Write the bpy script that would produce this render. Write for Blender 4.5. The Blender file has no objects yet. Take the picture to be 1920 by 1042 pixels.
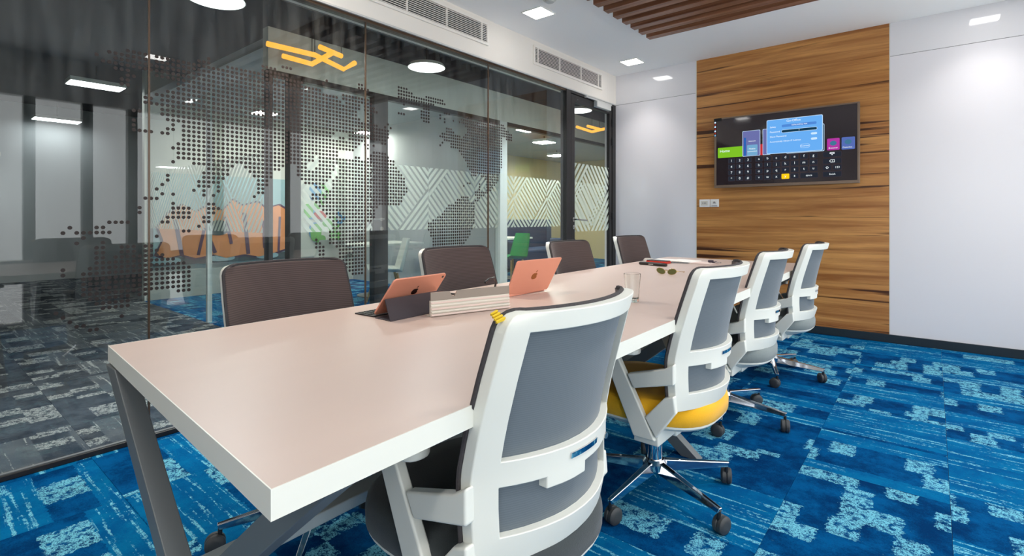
import bpy, bmesh, math, random
from mathutils import Vector, Matrix
random.seed(7)
R = math.radians
sc = bpy.context.scene
col = sc.collection

# ------------------------------------------------------------------ camera, world, light, exposure
CAM = (3.0, 0.0, 1.10)
cd = bpy.data.cameras.new('camera')
cd.sensor_width = 36.0
cd.lens = 36.0 * 958.3 / 1920.0
cd.shift_y = -(521.0 - 407.3) / 1920.0
cd.clip_start = 0.02
cam = bpy.data.objects.new('camera', cd)
cam.location = CAM
cam.rotation_euler = (R(90), 0, 0.689584)
col.objects.link(cam)
sc.camera = cam

SKY = 1.9          # overcast daylight outside the window wall
LAMP = 7.2        # ceiling downlights
OFFICE = 7.0      # lamps of the office beyond the glass
w = bpy.data.worlds.new('World'); sc.world = w; w.use_nodes = True
bg = w.node_tree.nodes['Background']
bg.inputs[0].default_value = (0.98, 0.985, 1.0, 1)
bg.inputs[1].default_value = SKY
def portal(name, loc, rot, sx, sy):
    l = bpy.data.lights.new(name, 'AREA'); l.shape = 'RECTANGLE'; l.size = sx; l.size_y = sy
    l.cycles.is_portal = True
    o = bpy.data.objects.new(name, l); o.location = loc; o.rotation_euler = rot
    col.objects.link(o)
portal('window_portal', (4.26, 2.2, 1.2), (0, R(90), 0), 2.4, 7.4)
portal('window_portal', (3.4, -2.66, 1.45), (R(90), 0, 0), 1.4, 1.5)  # portal of the added fill window in the front wall

sc.view_settings.view_transform = 'Standard'
sc.view_settings.look = 'None'
sc.view_settings.gamma = 1.0
sc.view_settings.exposure = 0.78
sc.view_settings.use_curve_mapping = False
cy = sc.cycles
cy.use_denoising = True
cy.max_bounces = 10; cy.diffuse_bounces = 5; cy.glossy_bounces = 5
cy.transmission_bounces = 8; cy.transparent_max_bounces = 16
cy.sample_clamp_indirect = 6.0
cy.caustics_reflective = False; cy.caustics_refractive = False

# ------------------------------------------------------------------ materials
def srgb(r, g, b):
    def f(c):
        c /= 255.0
        return c / 12.92 if c <= 0.04045 else ((c + 0.055) / 1.055) ** 2.4
    return (f(r), f(g), f(b), 1.0)
M = {}
def pmat(name, c, rough=0.5, metal=0.0, spec=0.5, coat=0.0, emit=None, es=0.0, vary=0.0, vscale=(8, 8, 8), bump=0.0, bscale=(200, 200, 200), sheen=0.0):
    m = bpy.data.materials.new(name); m.use_nodes = True
    nt = m.node_tree; b = nt.nodes['Principled BSDF']
    b.inputs['Base Color'].default_value = c
    b.inputs['Roughness'].default_value = rough
    b.inputs['Metallic'].default_value = metal
    b.inputs['Specular IOR Level'].default_value = spec
    b.inputs['Coat Weight'].default_value = coat
    b.inputs['Sheen Weight'].default_value = sheen
    if emit:
        b.inputs['Emission Color'].default_value = emit
        b.inputs['Emission Strength'].default_value = es
    if vary or bump:
        tc = nt.nodes.new('ShaderNodeTexCoord')
        if vary:
            mp = nt.nodes.new('ShaderNodeMapping'); mp.inputs['Scale'].default_value = vscale
            nt.links.new(tc.outputs['Object'], mp.inputs['Vector'])
            n = nt.nodes.new('ShaderNodeTexNoise'); n.inputs['Scale'].default_value = 1.0; n.inputs['Detail'].default_value = 5
            nt.links.new(mp.outputs[0], n.inputs['Vector'])
            mx = nt.nodes.new('ShaderNodeMix'); mx.data_type = 'RGBA'
            mx.inputs[6].default_value = tuple(max(0, x * (1 - vary)) for x in c[:3]) + (1,)
            mx.inputs[7].default_value = tuple(min(1, x * (1 + vary)) for x in c[:3]) + (1,)
            nt.links.new(n.outputs['Fac'], mx.inputs[0])
            nt.links.new(mx.outputs[2], b.inputs['Base Color'])
        if bump:
            mp2 = nt.nodes.new('ShaderNodeMapping'); mp2.inputs['Scale'].default_value = bscale
            nt.links.new(tc.outputs['Object'], mp2.inputs['Vector'])
            n2 = nt.nodes.new('ShaderNodeTexNoise'); n2.inputs['Scale'].default_value = 1.0; n2.inputs['Detail'].default_value = 3
            nt.links.new(mp2.outputs[0], n2.inputs['Vector'])
            bp = nt.nodes.new('ShaderNodeBump'); bp.inputs['Strength'].default_value = bump; bp.inputs['Distance'].default_value = 0.002
            nt.links.new(n2.outputs['Fac'], bp.inputs['Height'])
            nt.links.new(bp.outputs[0], b.inputs['Normal'])
    M[name] = m
    return m
def emat(name, c, s):
    m = bpy.data.materials.new(name); m.use_nodes = True
    nt = m.node_tree; nt.nodes.remove(nt.nodes['Principled BSDF'])
    e = nt.nodes.new('ShaderNodeEmission'); e.inputs[0].default_value = c; e.inputs[1].default_value = s
    nt.links.new(e.outputs[0], nt.nodes['Material Output'].inputs[0])
    M[name] = m
def glassmat(name, tint, ior=1.45, rough=0.0, haze=0.0, hazecol=(0.8, 0.85, 0.85, 1)):
    m = bpy.data.materials.new(name); m.use_nodes = True
    nt = m.node_tree; nt.nodes.remove(nt.nodes['Principled BSDF'])
    t = nt.nodes.new('ShaderNodeBsdfTransparent'); t.inputs[0].default_value = tint
    g = nt.nodes.new('ShaderNodeBsdfGlossy'); g.inputs['Roughness'].default_value = rough
    f = nt.nodes.new('ShaderNodeFresnel'); f.inputs[0].default_value = ior
    mx = nt.nodes.new('ShaderNodeMixShader')
    ge = nt.nodes.new('ShaderNodeNewGeometry'); iv = nt.nodes.new('ShaderNodeMath'); iv.operation = 'SUBTRACT'; iv.inputs[0].default_value = 1.0
    nt.links.new(ge.outputs['Backfacing'], iv.inputs[1])
    ml = nt.nodes.new('ShaderNodeMath'); ml.operation = 'MULTIPLY'; nt.links.new(f.outputs[0], ml.inputs[0]); nt.links.new(iv.outputs[0], ml.inputs[1])
    nt.links.new(ml.outputs[0], mx.inputs[0]); nt.links.new(t.outputs[0], mx.inputs[1]); nt.links.new(g.outputs[0], mx.inputs[2])
    out = mx.outputs[0]
    if haze:   # film of dust and wiped streaks on the pane
        d = nt.nodes.new('ShaderNodeBsdfDiffuse'); d.inputs[0].default_value = hazecol
        tc = nt.nodes.new('ShaderNodeTexCoord'); mp = nt.nodes.new('ShaderNodeMapping'); mp.inputs['Scale'].default_value = (1, 9, 1.3)
        n = nt.nodes.new('ShaderNodeTexNoise'); n.inputs['Scale'].default_value = 2.2; n.inputs['Detail'].default_value = 6
        rp = nt.nodes.new('ShaderNodeMapRange'); rp.inputs[1].default_value = 0.38; rp.inputs[2].default_value = 0.75
        rp.inputs[3].default_value = 0.0; rp.inputs[4].default_value = haze
        nt.links.new(tc.outputs['Object'], mp.inputs[0]); nt.links.new(mp.outputs[0], n.inputs['Vector'])
        nt.links.new(n.outputs['Fac'], rp.inputs[0])
        m2 = nt.nodes.new('ShaderNodeMixShader')
        nt.links.new(rp.outputs[0], m2.inputs[0]); nt.links.new(out, m2.inputs[1]); nt.links.new(d.outputs[0], m2.inputs[2])
        out = m2.outputs[0]
    nt.links.new(out, nt.nodes['Material Output'].inputs[0])
    M[name] = m

def ramp(nt, stops):
    r = nt.nodes.new('ShaderNodeValToRGB'); e = r.color_ramp.elements
    e[0].position, e[0].color = stops[0]; e[1].position, e[1].color = stops[-1]
    for p, c in stops[1:-1]:
        x = e.new(p); x.color = c
    return r
def carpet(name, dark, mid, band, light, perobj=True):
    m = bpy.data.materials.new(name); m.use_nodes = True
    nt = m.node_tree; N = nt.nodes.new; Lk = nt.links.new
    b = nt.nodes['Principled BSDF']; b.inputs['Roughness'].default_value = 0.95; b.inputs['Specular IOR Level'].default_value = 0.03
    tc = N('ShaderNodeTexCoord'); oi = N('ShaderNodeObjectInfo')
    off = N('ShaderNodeVectorMath'); off.operation = 'MULTIPLY_ADD'
    cmb = N('ShaderNodeCombineXYZ')
    for k in range(3): Lk(oi.outputs['Random'], cmb.inputs[k])
    off.inputs[1].default_value = (37.3, 81.7, 53.1)
    Lk(cmb.outputs[0], off.inputs[0]); Lk(tc.outputs['Object'], off.inputs[2])
    P = off.outputs[0]
    def nz(sx, sy, det, rg=0.6):
        mp = N('ShaderNodeMapping'); mp.inputs['Scale'].default_value = (sx, sy, 1); Lk(P, mp.inputs[0])
        n = N('ShaderNodeTexNoise'); n.inputs['Scale'].default_value = 1; n.inputs['Detail'].default_value = det; n.inputs['Roughness'].default_value = rg
        Lk(mp.outputs[0], n.inputs['Vector']); return n.outputs['Fac']
    def mt(op, x, y):
        n = N('ShaderNodeMath'); n.operation = op
        for i, q in enumerate((x, y)):
            if isinstance(q, (int, float)): n.inputs[i].default_value = q
            else: Lk(q, n.inputs[i])
        return n.outputs[0]
    def step(x, lo, hi):
        n = N('ShaderNodeMapRange'); n.interpolation_type = 'SMOOTHSTEP'; n.inputs[1].default_value = lo; n.inputs[2].default_value = hi; Lk(x, n.inputs[0]); return n.outputs[0]
    def mixc(f, x, y):
        n = N('ShaderNodeMix'); n.data_type = 'RGBA'; Lk(f, n.inputs[0])
        for i, q in ((6, x), (7, y)):
            if isinstance(q, tuple): n.inputs[i].default_value = q
            else: Lk(q, n.inputs[i])
        return n.outputs[2]
    rag = mt('SUBTRACT', nz(60, 60, 5, 0.7), 0.5)                                # ragged pile edges
    fine = nz(210, 210, 2)
    sep = N('ShaderNodeSeparateXYZ'); Lk(P, sep.inputs[0])
    u = mt('ADD', sep.outputs[0], mt('MULTIPLY', rag, 0.07)); v = mt('ADD', sep.outputs[1], mt('MULTIPLY', rag, 0.035))
    def white(x, y):
        cm = N('ShaderNodeCombineXYZ'); Lk(x, cm.inputs[0])
        if isinstance(y, (int, float)): cm.inputs[1].default_value = y
        else: Lk(y, cm.inputs[1])
        n = N('ShaderNodeTexWhiteNoise'); n.noise_dimensions = '2D'; Lk(cm.outputs[0], n.inputs['Vector']); return n.outputs['Value']
    row = mt('FLOOR', mt('MULTIPLY', v, 7.2), 0); rr = white(row, 3.7)
    zone = mt('GREATER_THAN', rr, 0.42)                                          # rows of fields / rows of streaks
    cell = mt('FLOOR', mt('ADD', mt('MULTIPLY', u, 10.5), mt('MULTIPLY', rr, 7.0)), 0)
    cm_ = white(cell, row)
    blk = mt('ADD', mt('MULTIPLY', mt('GREATER_THAN', cm_, 0.64), 0.26), nz(34, 34, 6, 0.8))
    lines = mt('ADD', nz(2.6, 46, 4), mt('MULTIPLY', rag, 0.45))
    Lb = step(blk, 0.695, 0.775); Ls = step(lines, 0.565, 0.64)
    n = N('ShaderNodeMix'); n.data_type = 'FLOAT'; Lk(zone, n.inputs[0]); Lk(Ls, n.inputs[2]); Lk(Lb, n.inputs[3]); Lm = n.outputs[0]
    Lm = mt('MULTIPLY', Lm, step(fine, 0.34, 0.54))
    shade = step(mt('ADD', nz(7, 7, 7, 0.7), mt('MULTIPLY', mt('SUBTRACT', fine, 0.5), 0.25)), 0.34, 0.66)
    field = mixc(shade, dark, mid)
    bandc = mixc(shade, mid, band)
    base = mixc(zone, bandc, field)
    out = mixc(Lm, base, light)
    Lk(out, b.inputs['Base Color'])
    bp = N('ShaderNodeBump'); bp.inputs['Strength'].default_value = 0.5; bp.inputs['Distance'].default_value = 0.003
    Lk(fine, bp.inputs['Height']); Lk(bp.outputs[0], b.inputs['Normal'])
    M[name] = m
def wood(name, axis, light, mid, dark, rough=0.35, fine=26.0, streak=True, perobj=False):
    m = bpy.data.materials.new(name); m.use_nodes = True
    nt = m.node_tree; N = nt.nodes.new; Lk = nt.links.new
    b = nt.nodes['Principled BSDF']; b.inputs['Roughness'].default_value = rough
    tc = N('ShaderNodeTexCoord'); src = tc.outputs['Object']
    if perobj:
        oi = N('ShaderNodeObjectInfo'); off = N('ShaderNodeVectorMath'); off.operation = 'MULTIPLY_ADD'
        cmb = N('ShaderNodeCombineXYZ')
        for k in range(3): Lk(oi.outputs['Random'], cmb.inputs[k])
        off.inputs[1].default_value = (17, 23, 31); Lk(cmb.outputs[0], off.inputs[0]); Lk(src, off.inputs[2]); src = off.outputs[0]
    def sv(long, cross):
        return (long, cross, cross) if axis == 'x' else (cross, long, cross)
    def nz(lg, cr, det, rg):
        mp = N('ShaderNodeMapping'); mp.inputs['Scale'].default_value = sv(lg, cr); Lk(src, mp.inputs[0])
        n = N('ShaderNodeTexNoise'); n.inputs['Scale'].default_value = 1; n.inputs['Detail'].default_value = det; n.inputs['Roughness'].default_value = rg
        n.inputs['Distortion'].default_value = 0.4
        Lk(mp.outputs[0], n.inputs['Vector']); return n.outputs['Fac']
    a = nz(0.7, fine, 6, 0.6); c = nz(0.55, fine * 1.25, 3, 0.5); g = nz(5, fine * 9, 3, 0.6)
    rp = ramp(nt, [(0.34, mid), (0.5, tuple((x + y) / 2 for x, y in zip(mid, light))), (0.64, light)]); Lk(a, rp.inputs[0])
    out = rp.outputs[0]
    if streak:
        r2 = ramp(nt, [(0.345, (1, 1, 1, 1)), (0.405, (0, 0, 0, 1))]); Lk(c, r2.inputs[0])
        mx = N('ShaderNodeMix'); mx.data_type = 'RGBA'; Lk(r2.outputs[0], mx.inputs[0]); Lk(out, mx.inputs[6]); mx.inputs[7].default_value = dark
        out = mx.outputs[2]
    r3 = ramp(nt, [(0.3, (0.78, 0.76, 0.72, 1)), (0.7, (1.1, 1.1, 1.1, 1))]); Lk(g, r3.inputs[0])
    m3 = N('ShaderNodeMix'); m3.data_type = 'RGBA'; m3.blend_type = 'MULTIPLY'; m3.inputs[0].default_value = 0.6
    Lk(out, m3.inputs[6]); Lk(r3.outputs[0], m3.inputs[7]); Lk(m3.outputs[2], b.inputs['Base Color'])
    M[name] = m
def ribbed(name, c, pitch=0.006, depth=0.35, rough=0.8):
    m = pmat(name, c, rough, spec=0.25, sheen=0.2)
    nt = m.node_tree; b = nt.nodes['Principled BSDF']
    tc = nt.nodes.new('ShaderNodeTexCoord'); wv = nt.nodes.new('ShaderNodeTexWave'); wv.bands_direction = 'Z'
    wv.inputs['Scale'].default_value = 0.314 / pitch; wv.inputs['Distortion'].default_value = 0.15
    nt.links.new(tc.outputs['Object'], wv.inputs[0])
    mx = nt.nodes.new('ShaderNodeMix'); mx.data_type = 'RGBA'
    mx.inputs[6].default_value = tuple(x * (1 - depth) for x in c[:3]) + (1,); mx.inputs[7].default_value = tuple(x * (1 + depth * 0.6) for x in c[:3]) + (1,)
    nt.links.new(wv.outputs['Fac'], mx.inputs[0]); nt.links.new(mx.outputs[2], b.inputs['Base Color'])

pmat('paint_white', srgb(242, 240, 237), 0.6, vary=0.02, vscale=(3, 3, 3))
pmat('paint_ceiling', srgb(249, 248, 246), 0.75, vary=0.015, vscale=(2, 2, 2))
pmat('paint_bulkhead', srgb(236, 230, 222), 0.6, vary=0.015, vscale=(2, 2, 2))
pmat('white_gloss', srgb(232, 229, 231), 0.06, spec=0.5, coat=0.4, vary=0.01, vscale=(2, 2, 2))
pmat('white_satin', srgb(236, 232, 235), 0.22, spec=0.4, vary=0.01, vscale=(2, 2, 2))
pmat('joint_grey', srgb(150, 145, 145), 0.4, vary=0.05)
pmat('black_skirting', srgb(28, 40, 48), 0.45, vary=0.1, vscale=(20, 20, 20))
pmat('frame_dark', srgb(52, 50, 50), 0.38, metal=0.4, vary=0.08, vscale=(3, 3, 30))
pmat('frame_bronze', srgb(86, 66, 50), 0.35, metal=0.5, vary=0.1, vscale=(3, 3, 3))
pmat('seam_bronze', srgb(92, 72, 56), 0.3, metal=0.3, vary=0.1, vscale=(3, 3, 6))
pmat('dot_vinyl', srgb(40, 27, 24), 0.55, vary=0.12, vscale=(2, 2, 2))
pmat('steel_satin', srgb(190, 190, 186), 0.25, metal=1.0, vary=0.04)
pmat('chrome', srgb(215, 217, 222), 0.06, metal=1.0, vary=0.02)
pmat('silver_paint', srgb(205, 205, 202), 0.4, metal=0.2, vary=0.03)
pmat('plastic_white', srgb(226, 226, 218), 0.38, vary=0.02, vscale=(6, 6, 6))
pmat('plastic_black', srgb(30, 31, 33), 0.4, vary=0.1)
pmat('rubber_grey', srgb(58, 60, 62), 0.5, vary=0.12, vscale=(40, 40, 40))
ribbed('mesh_brown', srgb(88, 74, 72), 0.0075, 0.32)
ribbed('mesh_grey', srgb(98, 107, 115), 0.0045, 0.10, 0.7)
pmat('fabric_edge', srgb(62, 58, 60), 0.85, vary=0.3, vscale=(260, 260, 260), bump=0.5)
pmat('seat_charcoal', srgb(52, 58, 60), 0.9, vary=0.12, vscale=(300, 300, 300), bump=0.4, bscale=(500, 500, 500), sheen=0.2)
pmat('seat_yellow', srgb(240, 176, 12), 0.9, vary=0.08, vscale=(300, 300, 300), bump=0.4, bscale=(500, 500, 500), sheen=0.2)
pmat('seat_grey', srgb(126, 134, 134), 0.9, vary=0.1, vscale=(300, 300, 300), bump=0.4, bscale=(500, 500, 500), sheen=0.2)
pmat('laminate_warm_bounce', srgb(200, 179, 169), 0.38, spec=0.5, vary=0.035, vscale=(9, 2.2, 1))  # warm bounce light on the white top is mixed into this colour
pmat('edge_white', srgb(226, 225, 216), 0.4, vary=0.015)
pmat('leg_grey', srgb(120, 124, 126), 0.45, metal=0.35, vary=0.05, vscale=(6, 6, 6))
pmat('rail_grey', srgb(176, 184, 184), 0.45, metal=0.2, vary=0.04)
pmat('under_board', srgb(60, 62, 62), 0.7, vary=0.08)
pmat('rose_gold', srgb(233, 158, 132), 0.36, metal=0.35, vary=0.02)
pmat('logo_dark', srgb(52, 24, 18), 0.2, metal=0.6, vary=0.05)
pmat('logo_gold', srgb(190, 120, 70), 0.15, metal=0.9, vary=0.05)
pmat('folio', srgb(58, 52, 58), 0.6, vary=0.08, vscale=(60, 60, 60))
pmat('folio_dark', srgb(34, 32, 34), 0.6, vary=0.1, vscale=(60, 60, 60))
pmat('paper', srgb(238, 234, 228), 0.8, vary=0.02)
pmat('paper_pink', srgb(226, 205, 196), 0.8, vary=0.03)
pmat('acrylic_smoke', srgb(146, 136, 126), 0.15, vary=0.05)
pmat('acrylic_pale', srgb(222, 216, 204), 0.2, vary=0.03)
pmat('red_case', srgb(196, 44, 26), 0.35, vary=0.06)
pmat('black_leather', srgb(36, 27, 22), 0.5, vary=0.15, vscale=(80, 80, 80), bump=0.4)
pmat('gold_wire', srgb(206, 180, 120), 0.2, metal=1.0, vary=0.03)
pmat('lens_green', srgb(92, 96, 44), 0.1, spec=0.7, vary=0.1)
pmat('key_dark', srgb(52, 42, 56), 0.4, vary=0.15, vscale=(90, 90, 90))
pmat('yellow_tag', srgb(226, 190, 40), 0.6, vary=0.05)
pmat('tv_bezel', srgb(148, 128, 112), 0.3, metal=0.6, vary=0.04)
pmat('tv_back', srgb(28, 27, 28), 0.5, vary=0.06)
pmat('tv_screen', srgb(26, 22, 26), 0.07, spec=0.5, coat=0.3, emit=srgb(40, 28, 32), es=0.25, vary=0.04)
for n, c, s in [('px_green', (128, 196, 40), 0.9), ('px_panel', (118, 124, 186), 0.75), ('px_teal', (120, 176, 214), 0.85), ('px_stripe', (38, 104, 190), 0.8),
                ('px_red', (206, 60, 66), 0.8), ('px_dialog', (104, 172, 240), 0.95), ('px_line', (196, 224, 250), 1.0), ('px_field', (84, 142, 222), 0.85),
                ('px_slot', (28, 70, 96), 0.6), ('px_white', (236, 244, 248), 1.05), ('px_magenta', (190, 62, 172), 0.8), ('px_blue', (92, 116, 190), 0.8),
                ('px_key', (52, 58, 70), 0.55), ('px_keyline', (92, 76, 90), 0.55), ('px_yellow', (250, 202, 22), 1.0), ('px_icon', (72, 126, 160), 0.8)]:
    emat(n, srgb(*c), s * 0.64)
emat('lamp_white', (1.0, 0.985, 0.96, 1), 8.0)
emat('lamp_disk', (0.96, 0.99, 1.0, 1), 2.2)
emat('lamp_office', (0.95, 0.98, 1.0, 1), OFFICE)
emat('lamp_cabin', (1.0, 0.95, 0.86, 1), OFFICE * 13.0)
emat('lamp_amber', (1.0, 0.40, 0.05, 1), 0.95)
glassmat('pane_glass', (0.93, 0.965, 0.955, 1), 1.75, 0.0, 0.03)
glassmat('pane_clear', (0.95, 0.97, 0.965, 1), 1.45)
def solid_glass(name):
    m = bpy.data.materials.new(name); m.use_nodes = True
    nt = m.node_tree; nt.nodes.remove(nt.nodes['Principled BSDF'])
    g = nt.nodes.new('ShaderNodeBsdfGlass'); g.inputs['IOR'].default_value = 1.48; g.inputs['Color'].default_value = (0.98, 0.99, 0.985, 1); g.inputs['Roughness'].default_value = 0.0
    nt.links.new(g.outputs[0], nt.nodes['Material Output'].inputs[0]); M[name] = m
solid_glass('tumbler_glass')
def frostmat(name, c, alpha):
    m = bpy.data.materials.new(name); m.use_nodes = True
    nt = m.node_tree; nt.nodes.remove(nt.nodes['Principled BSDF'])
    t = nt.nodes.new('ShaderNodeBsdfTransparent'); d = nt.nodes.new('ShaderNodeBsdfDiffuse'); d.inputs[0].default_value = c
    tl = nt.nodes.new('ShaderNodeBsdfTranslucent'); tl.inputs[0].default_value = c
    m1 = nt.nodes.new('ShaderNodeMixShader'); m1.inputs[0].default_value = 0.5
    nt.links.new(d.outputs[0], m1.inputs[1]); nt.links.new(tl.outputs[0], m1.inputs[2])
    m2 = nt.nodes.new('ShaderNodeMixShader'); m2.inputs[0].default_value = alpha
    nt.links.new(t.outputs[0], m2.inputs[1]); nt.links.new(m1.outputs[0], m2.inputs[2])
    nt.links.new(m2.outputs[0], nt.nodes['Material Output'].inputs[0]); M[name] = m
frostmat('frost', srgb(226, 232, 222), 0.62)
carpet('carpet_blue', srgb(0, 46, 92), srgb(2, 80, 134), srgb(5, 102, 152), srgb(112, 188, 210))
carpet('carpet_grey', srgb(52, 56, 62), srgb(80, 84, 90), srgb(96, 100, 104), srgb(168, 170, 168))
wood('wood_panel', 'x', srgb(214, 154, 88), srgb(156, 96, 46), srgb(76, 38, 12), 0.32, 17.0)
wood('wood_slat', 'x', srgb(150, 104, 76), srgb(104, 64, 42), srgb(54, 30, 18), 0.4, 30.0, streak=False, perobj=True)
wood('wood_leg', 'x', srgb(206, 170, 120), srgb(176, 138, 90), srgb(120, 88, 50), 0.45, 30.0, streak=False, perobj=True)
pmat('dark_ceiling', srgb(44, 48, 54), 0.8, vary=0.35, vscale=(1.2, 2.5, 1))
pmat('duct_grey', srgb(72, 76, 80), 0.5, metal=0.4, vary=0.2)
pmat('fascia_beige', srgb(224, 226, 216), 0.6, vary=0.03)
pmat('office_wall', srgb(190, 194, 196), 0.7, vary=0.05, vscale=(0.7, 0.7, 0.7))
pmat('cream_wall', srgb(232, 216, 168), 0.7, vary=0.04)
pmat('post_white', srgb(220, 226, 222), 0.5, vary=0.02)
pmat('sofa_blue', srgb(44, 64, 96), 0.8, vary=0.1)
pmat('mural_sky', srgb(156, 190, 196), 0.7, vary=0.2, vscale=(3, 3, 3))
pmat('mural_orange', srgb(232, 152, 96), 0.7, vary=0.12, vscale=(6, 6, 6))
pmat('mural_purple', srgb(92, 62, 88), 0.7, vary=0.1)
pmat('mural_dark', srgb(70, 84, 88), 0.7, vary=0.25, vscale=(5, 5, 5))
pmat('mural_green', srgb(122, 182, 104), 0.7, vary=0.25, vscale=(5, 5, 5))
pmat('mural_blue', srgb(96, 150, 190), 0.7, vary=0.2, vscale=(6, 6, 6))
pmat('mural_pale', srgb(206, 208, 200), 0.7, vary=0.1, vscale=(4, 4, 4))
pmat('mural_red', srgb(186, 74, 66), 0.7, vary=0.15)
pmat('shell_white', srgb(228, 230, 224), 0.35, vary=0.02)
pmat('shell_green', srgb(34, 140, 84), 0.4, vary=0.05)

# ------------------------------------------------------------------ mesh helpers
class MB:
    def __init__(s): s.v = []; s.f = []
    def add(s, vs, fs):
        o = len(s.v); s.v += [tuple(p) for p in vs]; s.f += [tuple(i + o for i in f) for f in fs]; return s
    def box(s, x0, x1, y0, y1, z0, z1):
        return s.add([(x0, y0, z0), (x1, y0, z0), (x1, y1, z0), (x0, y1, z0), (x0, y0, z1), (x1, y0, z1), (x1, y1, z1), (x0, y1, z1)],
                     [(0, 3, 2, 1), (4, 5, 6, 7), (0, 1, 5, 4), (1, 2, 6, 5), (2, 3, 7, 6), (3, 0, 4, 7)])
    def hexa(s, b, t):      # bottom quad, top quad
        return s.add(list(b) + list(t), [(0, 3, 2, 1), (4, 5, 6, 7), (0, 1, 5, 4), (1, 2, 6, 5), (2, 3, 7, 6), (3, 0, 4, 7)])
    def prism(s, poly, f0, f1):   # f0,f1 map 2d point -> 3d
        n = len(poly); a = [f0(*p) for p in poly]; b = [f1(*p) for p in poly]
        return s.add(a + b, [tuple(range(n))[::-1], tuple(range(n, 2 * n))] + [(i, (i + 1) % n, n + (i + 1) % n, n + i) for i in range(n)])
    def bar(s, p, q, wa, wb, up=(0, 0, 1), w2a=None, w2b=None):   # box along p-q: width wa (perp to up), height wb (along up)
        p = Vector(p); q = Vector(q); d = (q - p).normalized(); u = Vector(up); side = d.cross(u).normalized(); u = side.cross(d).normalized()
        if w2a is None: w2a = wa
        if w2b is None: w2b = wb
        A = [p - side * wa / 2 - u * wb / 2, p + side * wa / 2 - u * wb / 2, p + side * wa / 2 + u * wb / 2, p - side * wa / 2 + u * wb / 2]
        B = [q - side * w2a / 2 - u * w2b / 2, q + side * w2a / 2 - u * w2b / 2, q + side * w2a / 2 + u * w2b / 2, q - side * w2a / 2 + u * w2b / 2]
        return s.hexa(A, B)
    def tube(s, pts, r, n=10, cap=True):
        pts = [Vector(p) for p in pts]; m = len(pts); rs = r if isinstance(r, (list, tuple)) else [r] * m
        o = len(s.v); ref = None
        for i, p in enumerate(pts):
            d = (pts[min(i + 1, m - 1)] - pts[max(i - 1, 0)]).normalized()
            if ref is None: ref = d.orthogonal().normalized()
            ref = (ref - d * ref.dot(d)).normalized(); b = d.cross(ref)
            for k in range(n):
                a = 2 * math.pi * k / n
                s.v.append(tuple(p + (ref * math.cos(a) + b * math.sin(a)) * rs[i]))
        for i in range(m - 1):
            for k in range(n):
                s.f.append((o + i * n + k, o + i * n + (k + 1) % n, o + (i + 1) * n + (k + 1) % n, o + (i + 1) * n + k))
        if cap:
            s.f.append(tuple(o + k for k in range(n))[::-1]); s.f.append(tuple(o + (m - 1) * n + k for k in range(n)))
        return s
    def lathe(s, prof, n=24, c=(0, 0, 0), axis='z'):   # prof: (r, h)
        o = len(s.v); m = len(prof)
        for r, h in prof:
            for k in range(n):
                a = 2 * math.pi * k / n; x, y = max(r, 1e-5) * math.cos(a), max(r, 1e-5) * math.sin(a)
                p = (x, y, h) if axis == 'z' else ((h, x, y) if axis == 'x' else (x, h, y))
                s.v.append((c[0] + p[0], c[1] + p[1], c[2] + p[2]))
        for i in range(m - 1):
            for k in range(n):
                s.f.append((o + i * n + k, o + i * n + (k + 1) % n, o + (i + 1) * n + (k + 1) % n, o + (i + 1) * n + k))
        s.f.append(tuple(o + k for k in range(n))[::-1]); s.f.append(tuple(o + (m - 1) * n + k for k in range(n)))
        return s
    def shell(s, P, us, vs, mask=None, f0=0.0, f1=0.01):
        # solid sheet over a grid: P(u, v, off) -> point; cells kept where mask(i, j)
        nu, nv = len(us), len(vs); keep = lambda i, j: 0 <= i < nu - 1 and 0 <= j < nv - 1 and (mask is None or mask((us[i] + us[i + 1]) / 2, (vs[j] + vs[j + 1]) / 2))
        idx = {}
        def vid(i, j, t):
            k = (i, j, t)
            if k not in idx:
                idx[k] = len(s.v); s.v.append(tuple(P(us[i], vs[j], f0 if t == 0 else f1)))
            return idx[k]
        for i in range(nu - 1):
            for j in range(nv - 1):
                if not keep(i, j): continue
                q = [(i, j), (i + 1, j), (i + 1, j + 1), (i, j + 1)]
                s.f.append(tuple(vid(a, b, 0) for a, b in q)[::-1]); s.f.append(tuple(vid(a, b, 1) for a, b in q))
                for (a, b, nb) in [(q[0], q[1], (i, j - 1)), (q[1], q[2], (i + 1, j)), (q[2], q[3], (i, j + 1)), (q[3], q[0], (i - 1, j))]:
                    if not keep(*nb): s.f.append((vid(*a, 0), vid(*b, 0), vid(*b, 1), vid(*a, 1)))
        return s
    def mesh(s, name, smooth=None):
        me = bpy.data.meshes.new(name); me.from_pydata(s.v, [], s.f)
        bm = bmesh.new(); bm.from_mesh(me); bmesh.ops.recalc_face_normals(bm, faces=bm.faces); bm.to_mesh(me); bm.free()
        if smooth:
            for p in me.polygons: p.use_smooth = True
            me.set_sharp_from_angle(angle=R(smooth))
        return me
    def build(s, name, mat, parent=None, smooth=None, bevel=0.0, seg=2, loc=None):
        me = s.mesh(name, smooth); me.materials.append(M[mat])
        return link(name, me, parent, bevel, seg, loc, smooth)
def link(name, me, parent=None, bevel=0.0, seg=2, loc=None, smooth=None):
    o = bpy.data.objects.new(name, me); col.objects.link(o); o.parent = parent
    if loc is not None: o.location = loc
    if bevel:
        b = o.modifiers.new('bevel', 'BEVEL'); b.width = bevel; b.segments = seg; b.limit_method = 'ANGLE'; b.angle_limit = R(40)
        b.harden_normals = bool(smooth)
    return o
def empty(name, loc=(0, 0, 0), rz=0.0):
    o = bpy.data.objects.new(name, None); o.location = loc; o.rotation_euler = (0, 0, rz); o.empty_display_size = 0.1
    col.objects.link(o); return o
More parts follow.
